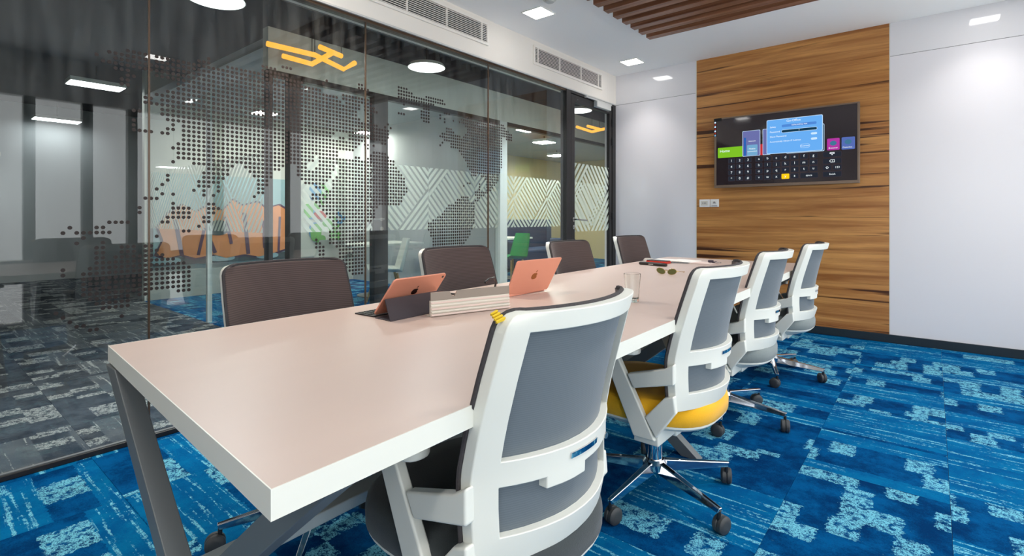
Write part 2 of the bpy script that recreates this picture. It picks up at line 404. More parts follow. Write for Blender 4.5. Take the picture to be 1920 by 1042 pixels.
def tag(o, label, cat, group=None):
    o['label'] = label; o['category'] = cat
    if group: o['group'] = group
    return o
def struct(o, label=None):
    o['kind'] = 'structure'
    if label: o['label'] = label
    return o
def copy_tree(o, parent=None):
    c = o.copy(); col.objects.link(c); c.parent = parent
    for ch in list(o.children): copy_tree(ch, c)
    return c
_text_cache = {}
def text_mesh(txt, size, P, align='CENTER'):
    # flat lettering; returns (verts, faces) mapped through P(x, y)
    cu = bpy.data.curves.new('t', 'FONT'); cu.body = txt; cu.size = size; cu.align_x = align; cu.align_y = 'CENTER'; cu.resolution_u = 3
    ob = bpy.data.objects.new('t', cu); col.objects.link(ob)
    me = bpy.data.meshes.new_from_object(ob.evaluated_get(bpy.context.evaluated_depsgraph_get()))
    vs = [P(v.co.x, v.co.y) for v in me.vertices]; fs = [tuple(p.vertices) for p in me.polygons]
    bpy.data.objects.remove(ob); bpy.data.curves.remove(cu); bpy.data.meshes.remove(me)
    return vs, fs
def clip(poly, a, b, c):     # keep a*x+b*y<=c
    out = []
    for i in range(len(poly)):
        p, q = poly[i], poly[(i + 1) % len(poly)]
        dp, dq = a * p[0] + b * p[1] - c, a * q[0] + b * q[1] - c
        if dp <= 0: out.append(p)
        if dp * dq < 0:
            t = dp / (dp - dq); out.append((p[0] + t * (q[0] - p[0]), p[1] + t * (q[1] - p[1])))
    return out
def stripes(zone, ang, pitch, width, phase=0.0):
    n = (-math.sin(ang), math.cos(ang)); ds = [n[0] * x + n[1] * y for x, y in zone]
    out = []; k = math.floor(min(ds) / pitch) - 1
    while k * pitch + phase < max(ds):
        d0 = k * pitch + phase; p = clip(clip(zone, n[0], n[1], d0 + width), -n[0], -n[1], -d0)
        if len(p) > 2: out.append(p)
        k += 1
    return out
def chevron_polys(w, h, pitch=0.062, width=0.036):
    # band of frosted chevrons, w x h, built from triangular fields of slanted bars
    a = math.atan2(h * 0.5, w * 0.42)
    fields = [([(0, 0), (w * .42, 0), (0, h * .5)], -a), ([(0, h), (0, h * .5), (w * .42, h)], a),
              ([(w * .42, 0), (w * .84, h * .5), (w * .42, h), (0, h * .5)], -a),
              ([(w * .42, 0), (w, 0), (w, h * .32), (w * .84, h * .5)], a), ([(w * .42, h), (w * .84, h * .5), (w, h * .68), (w, h)], -a),
              ([(w * .84, h * .5), (w, h * .32), (w, h * .68)], a)]
    out = []
    for z, g in fields: out += stripes(z, g, pitch, width)
    return out

# ================================================================== THE ROOM
YB, ZC, XR, YF = 5.58, 2.806, 4.2, -2.6
def carpet_field(parent, x0, x1, y0, y1, ox, oy, mat, seed, size=0.5):
    rnd = random.Random(seed); cache = {}
    nx0 = math.floor((x0 - ox) / size); nx1 = math.ceil((x1 - ox) / size); ny0 = math.floor((y0 - oy) / size); ny1 = math.ceil((y1 - oy) / size)
    for i in range(nx0, nx1):
        for j in range(ny0, ny1):
            a0, a1 = max(x0, ox + i * size), min(x1, ox + (i + 1) * size); b0, b1 = max(y0, oy + j * size), min(y1, oy + (j + 1) * size)
            if a1 - a0 < 0.01 or b1 - b0 < 0.01: continue
            k = (round(a1 - a0, 3), round(b1 - b0, 3), mat)
            if k not in cache:
                hx, hy = (a1 - a0) / 2 - 0.0006, (b1 - b0) / 2 - 0.0006
                me = MB().box(-hx, hx, -hy, hy, -0.006, 0.0).mesh('carpet_tile'); me.materials.append(M[mat]); cache[k] = me
            o = link('carpet_tile', cache[k], parent, loc=((a0 + a1) / 2, (b0 + b1) / 2, 0))
            full = abs(k[0] - k[1]) < 1e-6
            o.rotation_euler = (0, 0, R(90) * rnd.choice((0, 2)))
floor = struct(MB().box(0, XR, YF, YB, -0.12, -0.006).build('floor', 'under_board'), 'blue distressed carpet tile floor')
carpet_field(floor, 0, XR, -0.42, YB, 0.05, 0.08, 'carpet_blue', 3)
struct(MB().box(-0.14, XR + 0.12, YF - 0.1, YB + 0.1, ZC, ZC + 0.25).build('ceiling', 'paint_ceiling'), 'flat white plaster ceiling')

wb = struct(empty('wall_back', (0, YB, 0)), 'back wall of glossy white panels and a wooden centre panel')
def wp(n, m, x0, x1, z0, z1, d=0.03, f=0.0): MB().box(x0, x1, f, d, z0, z1).build(n, m, wb, bevel=0.0015)
wp('white_panel', 'white_satin', -0.1, 0.998, 0.0, 2.452); wp('white_panel', 'white_gloss', -0.1, 0.998, 2.456, ZC)
wp('wood_panel', 'wood_panel', 1.007, 2.70, 0.0, ZC)
wp('white_panel', 'white_satin', 2.706, XR, 0.0, 2.511); wp('white_panel', 'white_gloss', 2.706, XR, 2.515, ZC)
wp('joint_strip', 'joint_grey', -0.1, 0.998, 2.450, 2.458, 0.03, 0.004); wp('joint_strip', 'joint_grey', 2.706, XR, 2.509, 2.517, 0.03, 0.004)
wp('edge_trim', 'edge_white', 0.998, 1.007, 0.0, ZC, 0.03, -0.003); wp('edge_trim', 'edge_white', 2.70, 2.706, 0.0, ZC, 0.03, -0.001)
wp('wall_core', 'paint_white', -0.14, XR + 0.12, -0.1, ZC + 0.2, 0.12, 0.03)
struct(MB().box(0.0, XR, YB - 0.014, YB, 0.0, 0.072).build('baseboard_back', 'black_skirting', bevel=0.003), 'black skirting along the back wall')

# ---- glass partition on the left
wl = struct(empty('wall_left', (0, 0, 0)), 'glass partition with a dotted world map under a white bulkhead')
MB().box(-0.14, 0.03, YF, YB, 2.462, ZC).build('bulkhead', 'paint_bulkhead', wl)
MB().box(-0.05, 0.036, YF, YB, 2.450, 2.464).build('head_trim', 'silver_paint', wl, bevel=0.002)
MB().box(-0.04, 0.022, YF, YB, 2.432, 2.450).build('head_channel', 'frame_bronze', wl, bevel=0.002)
MB().box(-0.02, 0.016, YF, 4.60, 0.0, 0.024).build('floor_channel', 'frame_dark', wl, bevel=0.003)
MB().box(-0.010, 0.008, YF, 4.50, 0.024, 0.028).build('channel_bead', 'leg_grey', wl)
PANES = [(-2.6, 0.806), (0.812, 2.057), (2.063, 3.306), (3.312, 4.505)]
for a, b in PANES: MB().box(-0.005, 0.005, a, b, 0.036, 2.44).build('glass_pane', 'pane_glass', wl)
for y in (0.809, 2.06, 3.309): MB().box(-0.006, 0.0065, y - 0.004, y + 0.004, 0.036, 2.44).build('pane_seam', 'seam_bronze', wl)
MB().box(-0.05, 0.03, 4.505, 4.588, 0.0, 2.45).build('end_post', 'frame_dark', wl, bevel=0.004)
# dotted world map stuck on the panes (mirrored, as seen from inside)
MAP = [  # runs of dots per row: first column, length, ...
[79, 4],
[79, 6, 90, 8],
[43, 3, 65, 2, 79, 20],
[38, 4, 55, 1, 65, 4, 79, 15],
[26, 1, 38, 7, 54, 1, 80, 8, 89, 3],
[24, 3, 30, 19, 81, 1, 89, 3, 98, 3, 108, 4, 115, 5, 121, 8],
[11, 4, 16, 38, 60, 9, 88, 4, 96, 1, 106, 24],
[8, 7, 16, 43, 60, 10, 88, 4, 96, 1, 98, 1, 102, 1, 105, 27],
[6, 1, 9, 51, 61, 5, 67, 4, 79, 3, 88, 4, 98, 1, 108, 26],
[7, 59, 67, 5, 89, 3, 109, 25],
[9, 3, 16, 49, 68, 2, 99, 3, 109, 19, 130, 4],
[11, 2, 20, 45, 68, 2, 99, 4, 108, 20],
[10, 2, 20, 46, 68, 2, 75, 1, 97, 9, 107, 21],
[10, 2, 18, 54, 74, 1, 76, 1, 96, 32],
[16, 60, 98, 30],
[14, 2, 17, 59, 97, 1, 101, 27],
[14, 62, 96, 1, 101, 27],
[17, 41, 62, 13, 105, 23],
[12, 2, 17, 40, 59, 2, 62, 6, 73, 2, 106, 22],
[18, 48, 67, 2, 70, 1, 107, 21],
[12, 1, 19, 1, 21, 44, 68, 1, 108, 20],
[12, 1, 18, 2, 21, 43, 70, 5, 109, 19],
[12, 4, 17, 2, 21, 38, 69, 7, 109, 18],
[21, 38, 64, 2, 68, 10, 110, 17],
[20, 32, 53, 25, 111, 15],
[19, 33, 53, 26, 111, 3, 116, 10],
[20, 30, 53, 5, 59, 21, 118, 8],
[20, 24, 47, 3, 52, 6, 59, 22, 119, 6],
[19, 1, 23, 9, 34, 9, 47, 10, 59, 23, 109, 2, 115, 1, 119, 5],
[26, 5, 35, 6, 47, 10, 58, 24, 107, 1, 115, 1, 119, 4],
[25, 6, 36, 5, 48, 8, 57, 25, 115, 1, 119, 3],
[18, 1, 25, 5, 37, 3, 49, 6, 57, 26, 113, 7],
[18, 1, 24, 5, 37, 3, 52, 3, 57, 26, 113, 5],
[17, 1, 24, 3, 28, 1, 37, 2, 55, 27, 106, 4, 114, 2],
[16, 1, 23, 1, 25, 1, 28, 1, 37, 2, 51, 30, 104, 6, 113, 2],
[17, 1, 19, 1, 25, 1, 27, 1, 36, 1, 51, 30, 103, 10],
[14, 3, 52, 28, 100, 13],
[19, 1, 26, 2, 53, 19, 99, 14],
[13, 1, 19, 4, 26, 3, 54, 17, 98, 15],
[13, 1, 19, 4, 26, 2, 55, 16, 97, 16],
[18, 5, 25, 2, 56, 15, 95, 18],
[8, 4, 17, 2, 25, 2, 57, 13, 93, 20],
[2, 1, 6, 2, 24, 1, 57, 11, 91, 22],
[1, 1, 3, 6, 21, 2, 57, 11, 91, 21],
[4, 1, 16, 1, 56, 12, 91, 21],
[3, 1, 7, 1, 56, 12, 92, 19],
[6, 2, 10, 3, 14, 2, 52, 1, 56, 12, 92, 19],
[6, 2, 10, 3, 14, 3, 52, 2, 56, 12, 93, 17],
[6, 2, 9, 9, 52, 3, 58, 10, 69, 1, 93, 16],
[6, 14, 53, 2, 59, 9, 93, 15],
[1, 1, 5, 17, 53, 2, 59, 9, 93, 14],
[1, 1, 4, 19, 53, 2, 59, 9, 105, 2],
[4, 19, 60, 8],
[4, 19, 61, 7],
[4, 19, 61, 7],
[4, 19, 62, 5],
[5, 7, 13, 2, 20, 3, 63, 4],
[6, 6],
[0, 1, 7, 5],
[1, 1],
[2, 1, 10, 1],
[3, 2],
[5, 2]]
dots = []
for k, row in enumerate(MAP):
    for s, n in zip(row[::2], row[1::2]):
        for i in range(s, s + n): dots.append((0.722 + 0.02378 * (i - 11), 1.9025 - 0.0236 * (k - 6)))
dots.sort()
DR = 0.0087
def disc(mb, y, z, n, x0=0.0052, x1=0.0060):
    o = len(mb.v)
    for x in (x0, x1):
        for q in range(n):
            a = 2 * math.pi * q / n; mb.v.append((x, y + DR * math.cos(a), z + DR * math.sin(a)))
    mb.f.append(tuple(o + q for q in range(n))[::-1]); mb.f.append(tuple(o + n + q for q in range(n)))
    for q in range(n): mb.f.append((o + q, o + (q + 1) % n, o + n + (q + 1) % n, o + n + q))
one = MB(); disc(one, 0, 0, 14); dm = one.mesh('map_dot'); dm.materials.append(M['dot_vinyl'])
for y, z in dots[:300]: link('map_dot', dm, wl, loc=(0, y, z))
rest = MB()
for y, z in dots[300:]: disc(rest, y, z, 12)
ro = rest.build('map_dots', 'dot_vinyl', wl); ro['kind'] = 'stuff'

# ---- glazed door
d1 = struct(empty('door_1', (0, 4.59, 0)), 'dark framed glass door with frosted chevrons beside the back wall')
y0 = 4.59
MB().box(-0.05, 0.03, 5.500 - y0, 5.58 - y0, 0, 2.45).box(-0.05, 0.03, 0, 5.5 - y0, 2.424, 2.45).build('door_frame', 'frame_dark', d1, bevel=0.003)
leaf = MB().box(-0.02, 0.022, 0.012, 0.085, 0.01, 2.418).box(-0.02, 0.022, 0.85, 0.905, 0.01, 2.418).box(-0.02, 0.022, 0.085, 0.85, 2.335, 2.418).box(-0.02, 0.022, 0.085, 0.85, 0.01, 0.16)
lf = leaf.build('door_leaf', 'frame_dark', d1, bevel=0.003)
MB().box(-0.004, 0.004, 0.08, 0.855, 0.15, 2.34).build('door_glass', 'pane_clear', d1)
sp = MB()
for p in chevron_polys(0.765, 0.745): sp.prism(p, lambda u, v: (0.0045, 0.085 + u, 0.945 + v), lambda u, v: (0.0055, 0.085 + u, 0.945 + v))
so = sp.build('frosted_stripes', 'frost', d1); so['kind'] = 'stuff'
h = MB().lathe([(0.0, 0.022), (0.024, 0.022), (0.024, 0.03), (0.0, 0.03)], 20, (0, 0.052, 1.078), 'x').tube([(0.03, 0.052, 1.078), (0.07, 0.052, 1.078), (0.075, 0.065, 1.077), (0.072, 0.2, 1.07), (0.066, 0.265, 1.066)], 0.009, 10)
h.build('door_handle', 'steel_satin', d1, smooth=40)
MB().lathe([(0.0, 0.022), (0.022, 0.022), (0.022, 0.03), (0.009, 0.031), (0.009, 0.036), (0.0, 0.036)], 20, (0, 0.052, 0.995), 'x').build('lock_cylinder', 'steel_satin', d1, smooth=40)
for z in (2.23, 2.005, 1.115): MB().box(0.022, 0.040, 0.895, 0.925, z - 0.045, z + 0.045).build('hinge', 'plastic_black', d1, bevel=0.004)
MB().box(0.022, 0.072, 0.475, 0.80, 2.352, 2.418).build('closer_body', 'silver_paint', d1, bevel=0.006)
MB().box(0.03, 0.05, 0.30, 0.86, 2.424, 2.442).box(0.026, 0.056, 0.27, 0.31, 2.42, 2.446).build('closer_arm', 'silver_paint', d1, bevel=0.003)
MB().lathe([(0.0, 0.022), (0.006, 0.022), (0.006, 0.0245), (0, 0.0245)], 12, (0, 0.14, 2.375), 'x').build('leaf_button', 'steel_satin', d1)

# ---- right wall: window wall (behind the camera's right shoulder)
wr = struct(empty('wall_right', (XR, 0, 0)), 'window wall with low panes and a grey transom')
MUL = [-0.6, 0.9, 1.37, 1.78, 2.72, 3.62, 4.52]
MB().box(0, 0.12, YF, YB, 2.35, ZC).build('upper_wall', 'paint_white', wr)
MB().box(0, 0.12, YF, YB, -0.1, 0.02).build('floor_edge', 'paint_white', wr)
MB().box(-0.02, 0.12, YF, YB, 0.42, 0.60).build('transom', 'leg_grey', wr)
MB().box(-0.05, 0.12, YF, YB, 0.60, 0.66).build('sill', 'edge_white', wr, bevel=0.005)
MB().box(0, 0.12, YF, -0.95, 0.02, 2.35).build('end_wall', 'paint_white', wr)
MB().box(0, 0.12, 5.35, YB, 0.02, 2.35).build('end_wall', 'paint_white', wr)
for y in MUL: MB().box(-0.01, 0.09, y - 0.045, y + 0.045, 0.02, 2.35).build('mullion', 'frame_dark', wr)
ed = [-0.95] + MUL + [5.35]
for n in range(len(ed) - 1):
    wnd = struct(empty('window_%d' % (n + 1), (XR + 0.05, (ed[n] + ed[n + 1]) / 2, 0)), 'tall window pane in the right wall')
    hw_ = (ed[n + 1] - ed[n]) / 2 - 0.04
    MB().box(-0.003, 0.003, -hw_, hw_, 0.02, 0.42).build('lower_pane', 'pane_clear', wnd)
    MB().box(-0.003, 0.003, -hw_, hw_, 0.66, 2.35).build('upper_pane', 'pane_clear', wnd)
wf = struct(empty('wall_front', (0, YF, 0)), 'white wall with an added fill light window behind the viewpoint')
for n_, x0_, x1_, z0_, z1_ in (('wall_segment', -0.14, 2.7, -0.1, ZC), ('wall_segment', 4.1, XR + 0.12, -0.1, ZC), ('sill_wall', 2.7, 4.1, -0.1, 0.7), ('head_wall', 2.7, 4.1, 2.2, ZC)):
    MB().box(x0_, x1_, -0.1, 0.0, z0_, z1_).build(n_, 'paint_white', wf)
wnd = struct(empty('window_9', (3.4, YF - 0.05, 0.7)), 'added unseen window giving fill light from behind the viewpoint')  # window added out of view to brighten surfaces facing the front wall
MB().box(-0.7, 0.7, -0.003, 0.003, 0, 1.5).build('pane', 'pane_clear', wnd)
for x_ in (-0.7, 0.0, 0.7): MB().box(x_ - 0.025, x_ + 0.025, -0.03, 0.03, 0, 1.5).build('mullion', 'frame_dark', wnd)

# ================================================================== OFFICE BEYOND THE GLASS
XO = -1.53
fo = struct(MB().box(-9, 0, YF, 12, -0.12, -0.006).build('floor_corridor', 'under_board'), 'grey distressed carpet of the corridor')
carpet_field(fo, XO - 0.02, 0, -0.4, 6.9, 0.0, 0.1, 'carpet_grey', 5)
carpet_field(fo, -4.05, XO - 0.02, -0.4, 2.1, 0.0, 0.1, 'carpet_grey', 6)
cf = MB().box(-5, XO - 0.02, 2.1, 12, -0.006, 0.0).build('cabin_carpet', 'carpet_blue', fo); cf['kind'] = 'stuff'
cf = MB().box(-9, -4.05, YF, 2.1, -0.006, 0.0).build('office_carpet', 'carpet_grey', fo); cf['kind'] = 'stuff'
cf = MB().box(XO - 0.02, 0, 6.9, 12, -0.006, 0.0).build('corridor_carpet', 'carpet_grey', fo); cf['kind'] = 'stuff'
struct(MB().box(-9, -0.14, YF - 0.1, 12, 3.05, 3.2).build('ceiling_corridor', 'dark_ceiling'), 'dark exposed ceiling over the corridor')
for i, (x, r) in enumerate(((-0.35, 0.07), (-0.95, 0.11))):
    tag(MB().tube([(x, YF, 2.92), (x, 12, 2.92)], r, 12).build('ceiling_duct', 'duct_grey', smooth=40), ['thin grey duct close above the glass partition', 'wide grey duct over the middle of the corridor'][i], 'duct', 'ducts under the dark corridor ceiling')
struct(MB().box(-9.1, -9, YF, 12, -0.1, 3.1).build('wall_far', 'office_wall'), 'pale far wall of the open office')
struct(MB().box(-9, -0.14, 12, 12.1, -0.1, 3.1).build('wall_end', 'cream_wall'), 'cream wall at the end of the corridor')
struct(MB().box(-9, -0.14, YF - 0.1, YF, -0.1, 3.1).build('wall_side', 'office_wall'), 'pale side wall of the open office')
struct(MB().box(-0.14, 0.0, YB + 0.12, 12, -0.1, 3.1).build('wall_corridor', 'office_wall'), 'pale corridor wall past the door')

wo = struct(empty('wall_opposite', (XO, 0, 0)), 'glazed cabin front with frosted chevrons across the corridor')
MB().box(-0.10, 0.0, 2.11, 12, 2.41, 2.79).build('fascia', 'fascia_beige', wo, bevel=0.004)
MB().box(-0.10, 0.0, 2.11, 12, 2.79, 3.05).build('fascia_top', 'dark_ceiling', wo)
for a, b, m in ((2.11, 2.15, 'frame_dark'), (2.30, 2.41, 'frame_dark'), (3.215, 3.39, 'frame_dark'), (5.23, 5.38, 'post_white'), (6.86, 6.96, 'frame_dark'), (8.4, 8.5, 'frame_dark')):
    MB().box(-0.08, 0.01, a, b, 0, 2.41).build('post', m, wo, bevel=0.004)
MB().box(-0.06, 0.005, 2.11, 12, 2.36, 2.41).build('head_channel', 'frame_dark', wo)
for a, b in ((2.41, 3.215), (3.39, 5.23), (5.38, 6.86), (6.96, 8.4), (8.5, 11.9)):
    MB().box(-0.034, -0.026, a, b, 0.02, 2.37).build('glass_pane', 'pane_clear', wo)
band = MB(); yy = 2.41
while yy < 9.5:
    for p in chevron_polys(0.79, 0.72):
        band.prism(p, lambda u, v: (-0.0255, yy + u, 0.96 + v), lambda u, v: (-0.0245, yy + u, 0.96 + v))
    yy += 0.79
bo = band.build('frosted_stripes', 'frost', wo); bo['kind'] = 'stuff'
MB().lathe([(0, 0.01), (0.02, 0.01), (0.02, 0.018), (0, 0.018)], 16, (0, 3.30, 1.08), 'x').tube([(0.018, 3.30, 1.08), (0.06, 3.30, 1.08), (0.06, 3.18, 1.08)], 0.009, 8).lathe([(0, 0.01), (0.022, 0.01), (0.022, 0.02), (0, 0.02)], 16, (0, 3.30, 0.98), 'x').build('door_handle', 'steel_satin', wo, smooth=40)
# glazed side of the nearer cabin
ws = struct(empty('wall_cabin', (XO, 2.11, 0)), 'glazed side of the nearer cabin')
MB().box(-3.4, -0.08, 0.0, 0.008, 0.02, 2.41).build('glass_pane', 'pane_clear', ws)
MB().box(-1.36, -1.32, -0.015, 0.03, 0, 2.41).build('post', 'post_white', ws)
sb = MB()
for k in range(4):
    for p in chevron_polys(0.79, 0.72): sb.prism(p, lambda u, v: (-0.1 - k * 0.79 - u, -0.001, 0.96 + v), lambda u, v: (-0.1 - k * 0.79 - u, -0.0003, 0.96 + v))
s2 = sb.build('frosted_stripes', 'frost', ws); s2['kind'] = 'stuff'
struct(MB().box(-5.0, XO - 0.1, 5.24, 5.36, 0, 3.05).build('wall_divider', 'office_wall'), 'pale dividing wall between the two cabins')
struct(MB().box(-5.1, -5.0, 2.11, 5.3, 0, 3.05).build('wall_cabin_back', 'mural_pale'), 'pale back wall of the nearer cabin')
struct(MB().box(-5.1, -5.0, 5.3, 12, 0, 3.05).build('wall_cabin_cream', 'cream_wall'), 'cream back wall of the farther cabin')
struct(MB().box(-5.0, XO - 0.1, 2.11, 12, 2.62, 2.7).build('ceiling_cabin', 'office_wall'), 'pale ceiling of the cabins')

# ================================================================== CEILING THINGS
def downlight(x, y, label, z=ZC, tint=(1.0, 0.975, 0.95), dim=1.0, spread=130):
    t = tag(empty('ceiling_downlight', (x, y, z)), label, 'light', 'square ceiling downlights')
    MB().box(-0.105, 0.105, -0.103, -0.094, -0.006, 0.0).box(-0.105, 0.105, 0.094, 0.103, -0.006, 0.0).box(-0.105, -0.095, -0.094, 0.094, -0.006, 0.0).box(0.095, 0.105, -0.094, 0.094, -0.006, 0.0).build('trim', 'plastic_white', t)
    MB().box(-0.095, 0.095, -0.094, 0.094, -0.004, -0.001).build('diffuser', 'lamp_white', t)
    l = bpy.data.lights.new('downlight_beam', 'AREA'); l.shape = 'SQUARE'; l.size = 0.18; l.energy = LAMP * dim; l.color = tint; l.spread = R(spread)
    lo = bpy.data.objects.new('downlight_beam', l); col.objects.link(lo); lo.parent = t; lo.location = (0, 0, -0.0065)
downlight(0.457, 3.43, 'square white ceiling downlight between the two air grilles', dim=1.15, spread=88)
downlight(0.447, 5.165, 'square white ceiling downlight in the corner near the back wall', dim=0.3, spread=88)
downlight(0.457, 1.70, 'square white ceiling downlight in the left row above the near end of the table', tint=(1.0, 0.80, 0.62), dim=1.1, spread=100)
downlight(0.457, -0.03, 'square white ceiling downlight in the left row beside the viewpoint', tint=(1.0, 0.84, 0.70), dim=0.4, spread=110)
downlight(0.457, -1.77, 'square white ceiling downlight in the left row by the front wall', tint=(1.0, 0.9, 0.8), dim=0.5)
downlight(3.40, -1.77, 'square white ceiling downlight in the right row by the front wall')
downlight(3.34, 5.17, 'square white ceiling downlight in the right row near the back wall', dim=0.25, spread=100)
downlight(3.38, 3.50, 'square white ceiling downlight in the right row, second from the back wall', dim=1.2)
downlight(3.40, 1.80, 'square white ceiling downlight in the right row, third from the back wall')
downlight(3.40, 0.0, 'square white ceiling downlight in the right row beside the viewpoint', dim=0.7)

sb_ = tag(empty('slat_baffle', (0.99, 4.42, ZC)), 'brown wooden slat baffle hanging under the white ceiling', 'ceiling baffle')
sl = MB().box(0, 2.25, 0, 0.076, -0.078, -0.002).mesh('slat'); sl.materials.append(M['wood_slat'])
for k in range(14): link('slat', sl, sb_, 0.002, 1, loc=(0, -0.072 - 0.1558 * k, 0))
t = tag(empty('smoke_detector', (0.70, 3.25, ZC)), 'round white smoke detector beside the left downlight', 'smoke detector')
MB().lathe([(0.055, 0.0), (0.055, -0.012), (0.05, -0.022), (0.0, -0.022)], 28).build('base', 'plastic_white', t, smooth=40)
MB().lathe([(0.036, -0.022), (0.034, -0.036), (0.02, -0.042), (0.0, -0.042)], 28).build('sensor', 'silver_paint', t, smooth=40)

def grille(ya, yb, za, zb, divs, label):
    t = tag(empty('air_grille', (0.03, ya, za)), label, 'vent', 'air grilles in the bulkhead')
    L, H = yb - ya, zb - za
    MB().box(0.0, 0.002, 0, L, 0, H).build('backing', 'under_board', t)
    MB().box(0.0, 0.014, -0.022, L + 0.022, -0.022, 0).box(0.0, 0.014, -0.022, L + 0.022, H, H + 0.022).box(0.0, 0.014, -0.022, 0, 0, H).box(0.0, 0.014, L, L + 0.022, 0, H).build('frame', 'paint_bulkhead', t, bevel=0.002)
    n = 10; me = MB().hexa([(0.002, 0, -0.001), (0.012, 0, -0.0045), (0.012, L, -0.0045), (0.002, L, -0.001)], [(0.002, 0, 0.0035), (0.012, 0, 0.0005), (0.012, L, 0.0005), (0.002, L, 0.0035)]).mesh('slat')
    me.materials.append(M['paint_bulkhead'])
    for k in range(n): link('slat', me, t, loc=(0, 0, (k + 0.5) * H / n))
    for d in divs: MB().box(0.001, 0.014, d - ya - 0.006, d - ya + 0.006, 0, H).build('divider', 'paint_bulkhead', t)
grille(1.86, 3.25, 2.60, 2.752, (2.02, 2.385, 2.78, 3.185), 'long white slatted air grille over the middle of the glass partition')
grille(3.94, 5.21, 2.595, 2.738, (3.985, 4.36, 4.77, 5.145), 'long white slatted air grille over the glass door')

# ================================================================== BACK WALL THINGS
TX0, TX1, TZ0, TZ1 = 1.218, 2.492, 1.408, 2.138
tv = tag(empty('television', (TX0, YB, TZ0)), 'wall-mounted flat television showing a connection dialog and keyboard on the wooden panel', 'television')
W_, H_ = TX1 - TX0, TZ1 - TZ0
MB().box(0.12, W_ - 0.12, -0.03, 0.0, 0.12, H_ - 0.12).build('wall_bracket', 'tv_back', tv)
MB().box(0.004, W_ - 0.004, -0.062, -0.022, 0.004, H_ - 0.004).build('housing', 'tv_back', tv, bevel=0.004)
b = 0.02
MB().box(0, W_, -0.07, -0.05, 0, b + 0.008).box(0, W_, -0.07, -0.05, H_ - b * 0.7, H_).box(0, b, -0.07, -0.05, b, H_ - b * 0.7).box(W_ - b, W_, -0.07, -0.05, b, H_ - b * 0.7).build('bezel', 'tv_bezel', tv, bevel=0.002)
scr = MB().box(b, W_ - b, -0.066, -0.055, b + 0.006, H_ - b * 0.6).build('screen', 'tv_screen', tv)
lay = [0]
def rrect(x0, x1, z0, z1, r, n=4):
    pts = []
    for cx, cz, a0 in ((x1 - r, z1 - r, 0), (x0 + r, z1 - r, 90), (x0 + r, z0 + r, 180), (x1 - r, z0 + r, 270)):
        for k in range(n + 1):
            a = R(a0 + 90 * k / n); pts.append((cx + r * math.cos(a), cz + r * math.sin(a)))
    return pts
def px(name, mat, x0, x1, z0, z1, d, r=0.008):
    p = rrect(x0 - TX0, x1 - TX0, z0 - TZ0, z1 - TZ0, r)
    MB().prism(p, lambda u, v: (u, -0.0662, v), lambda u, v: (u, -0.0664 - d * 0.0003, v)).build(name, mat, scr)
def txt(mb, s, x, z, size, d=6, align='CENTER'):
    mb.add(*text_mesh(s, size, lambda u, v: (x - TX0 + u, -0.0668 - d * 0.0003, z - TZ0 + v), align))
px('home_tile', 'px_green', 1.254, 1.502, 1.720, 1.826, 1)
px('panel_border', 'px_line', 1.498, 1.665, 1.718, 1.975, 2); px('panel_card', 'px_panel', 1.5015, 1.6615, 1.7215, 1.9715, 3)
px('panel_stripe', 'px_stripe', 1.513, 1.531, 1.7215, 1.908, 4, 0.002); px('panel_button', 'px_teal', 1.542, 1.641, 1.724, 1.831, 4)
px('red_tile', 'px_red', 1.665, 1.705, 1.720, 1.830, 1); px('panel_border', 'px_line', 1.688, 1.76, 1.720, 1.977, 2); px('panel_card', 'px_panel', 1.6915, 1.757, 1.7235, 1.9735, 3)
px('dialog_shadow', 'px_line', 1.90, 2.217, 1.717, 1.972, 3); px('dialog_shadow_card', 'px_slot', 1.90, 2.213, 1.721, 1.968, 4)
px('dialog_border', 'px_line', 1.725, 2.205, 1.724, 2.059, 5, 0.012); px('dialog_card', 'px_dialog', 1.7295, 2.2005, 1.7285, 2.0545, 6, 0.010)
px('dialog_field', 'px_field', 1.86, 2.154, 1.976, 2.001, 7); px('dialog_field_border', 'px_line', 1.856, 2.161, 1.921, 1.951, 7, 0.0149); px('dialog_entry', 'px_slot', 1.859, 2.158, 1.924, 1.948, 8, 0.0119)
px('dialog_button_border', 'px_line', 2.018, 2.10, 1.760, 1.798, 7, 0.0185); px('dialog_button', 'px_dialog', 2.0205, 2.0975, 1.7625, 1.7955, 8, 0.016)
for z in (1.890, 1.841): px('toggle_switch', 'px_line', 2.108, 2.160, z - 0.010, z + 0.010, 7, 0.0099)
px('browser_tile', 'px_magenta', 2.239, 2.338, 1.719, 1.828, 1); px('download_tile', 'px_blue', 2.353, 2.455, 1.717, 1.829, 1)
for cx, cz in ((2.288, 1.783), (2.403, 1.785)): MB().prism([(cx - TX0 + 0.027 * math.cos(R(a)), cz - TZ0 + 0.022 * math.sin(R(a))) for a in range(0, 360, 20)], lambda u, v: (u, -0.0668, v), lambda u, v: (u, -0.0671, v)).build('tile_icon', 'px_icon', scr)
KX = [1.391, 1.471, 1.551]; KZ = [1.682, 1.620, 1.560, 1.498]; LX = [1.654 + 0.0792 * k for k in range(7)]
keys = [(x, z, 0.068) for x in KX for z in KZ] + [(x, z, 0.068) for x in LX for z in KZ if not (z == KZ[3] and x > 2.0)] + [(2.092, KZ[3], 0.148), (2.279, KZ[0], 0.148), (2.279, KZ[1], 0.148), (2.279, KZ[3], 0.148), (2.240, KZ[2], 0.068), (2.320, KZ[2], 0.068)]
for x, z, wk in keys:
    hot = abs(x - LX[3]) < 0.01 and z == KZ[3]
    px('screen_key', 'px_yellow' if hot else 'px_keyline', x - wk / 2, x + wk / 2, z - 0.025, z + 0.025, 1, 0.007)
    if not hot: px('key_face', 'px_key', x - wk / 2 + 0.0018, x + wk / 2 - 0.0018, z - 0.0232, z + 0.0232, 2, 0.006)
tx = MB()
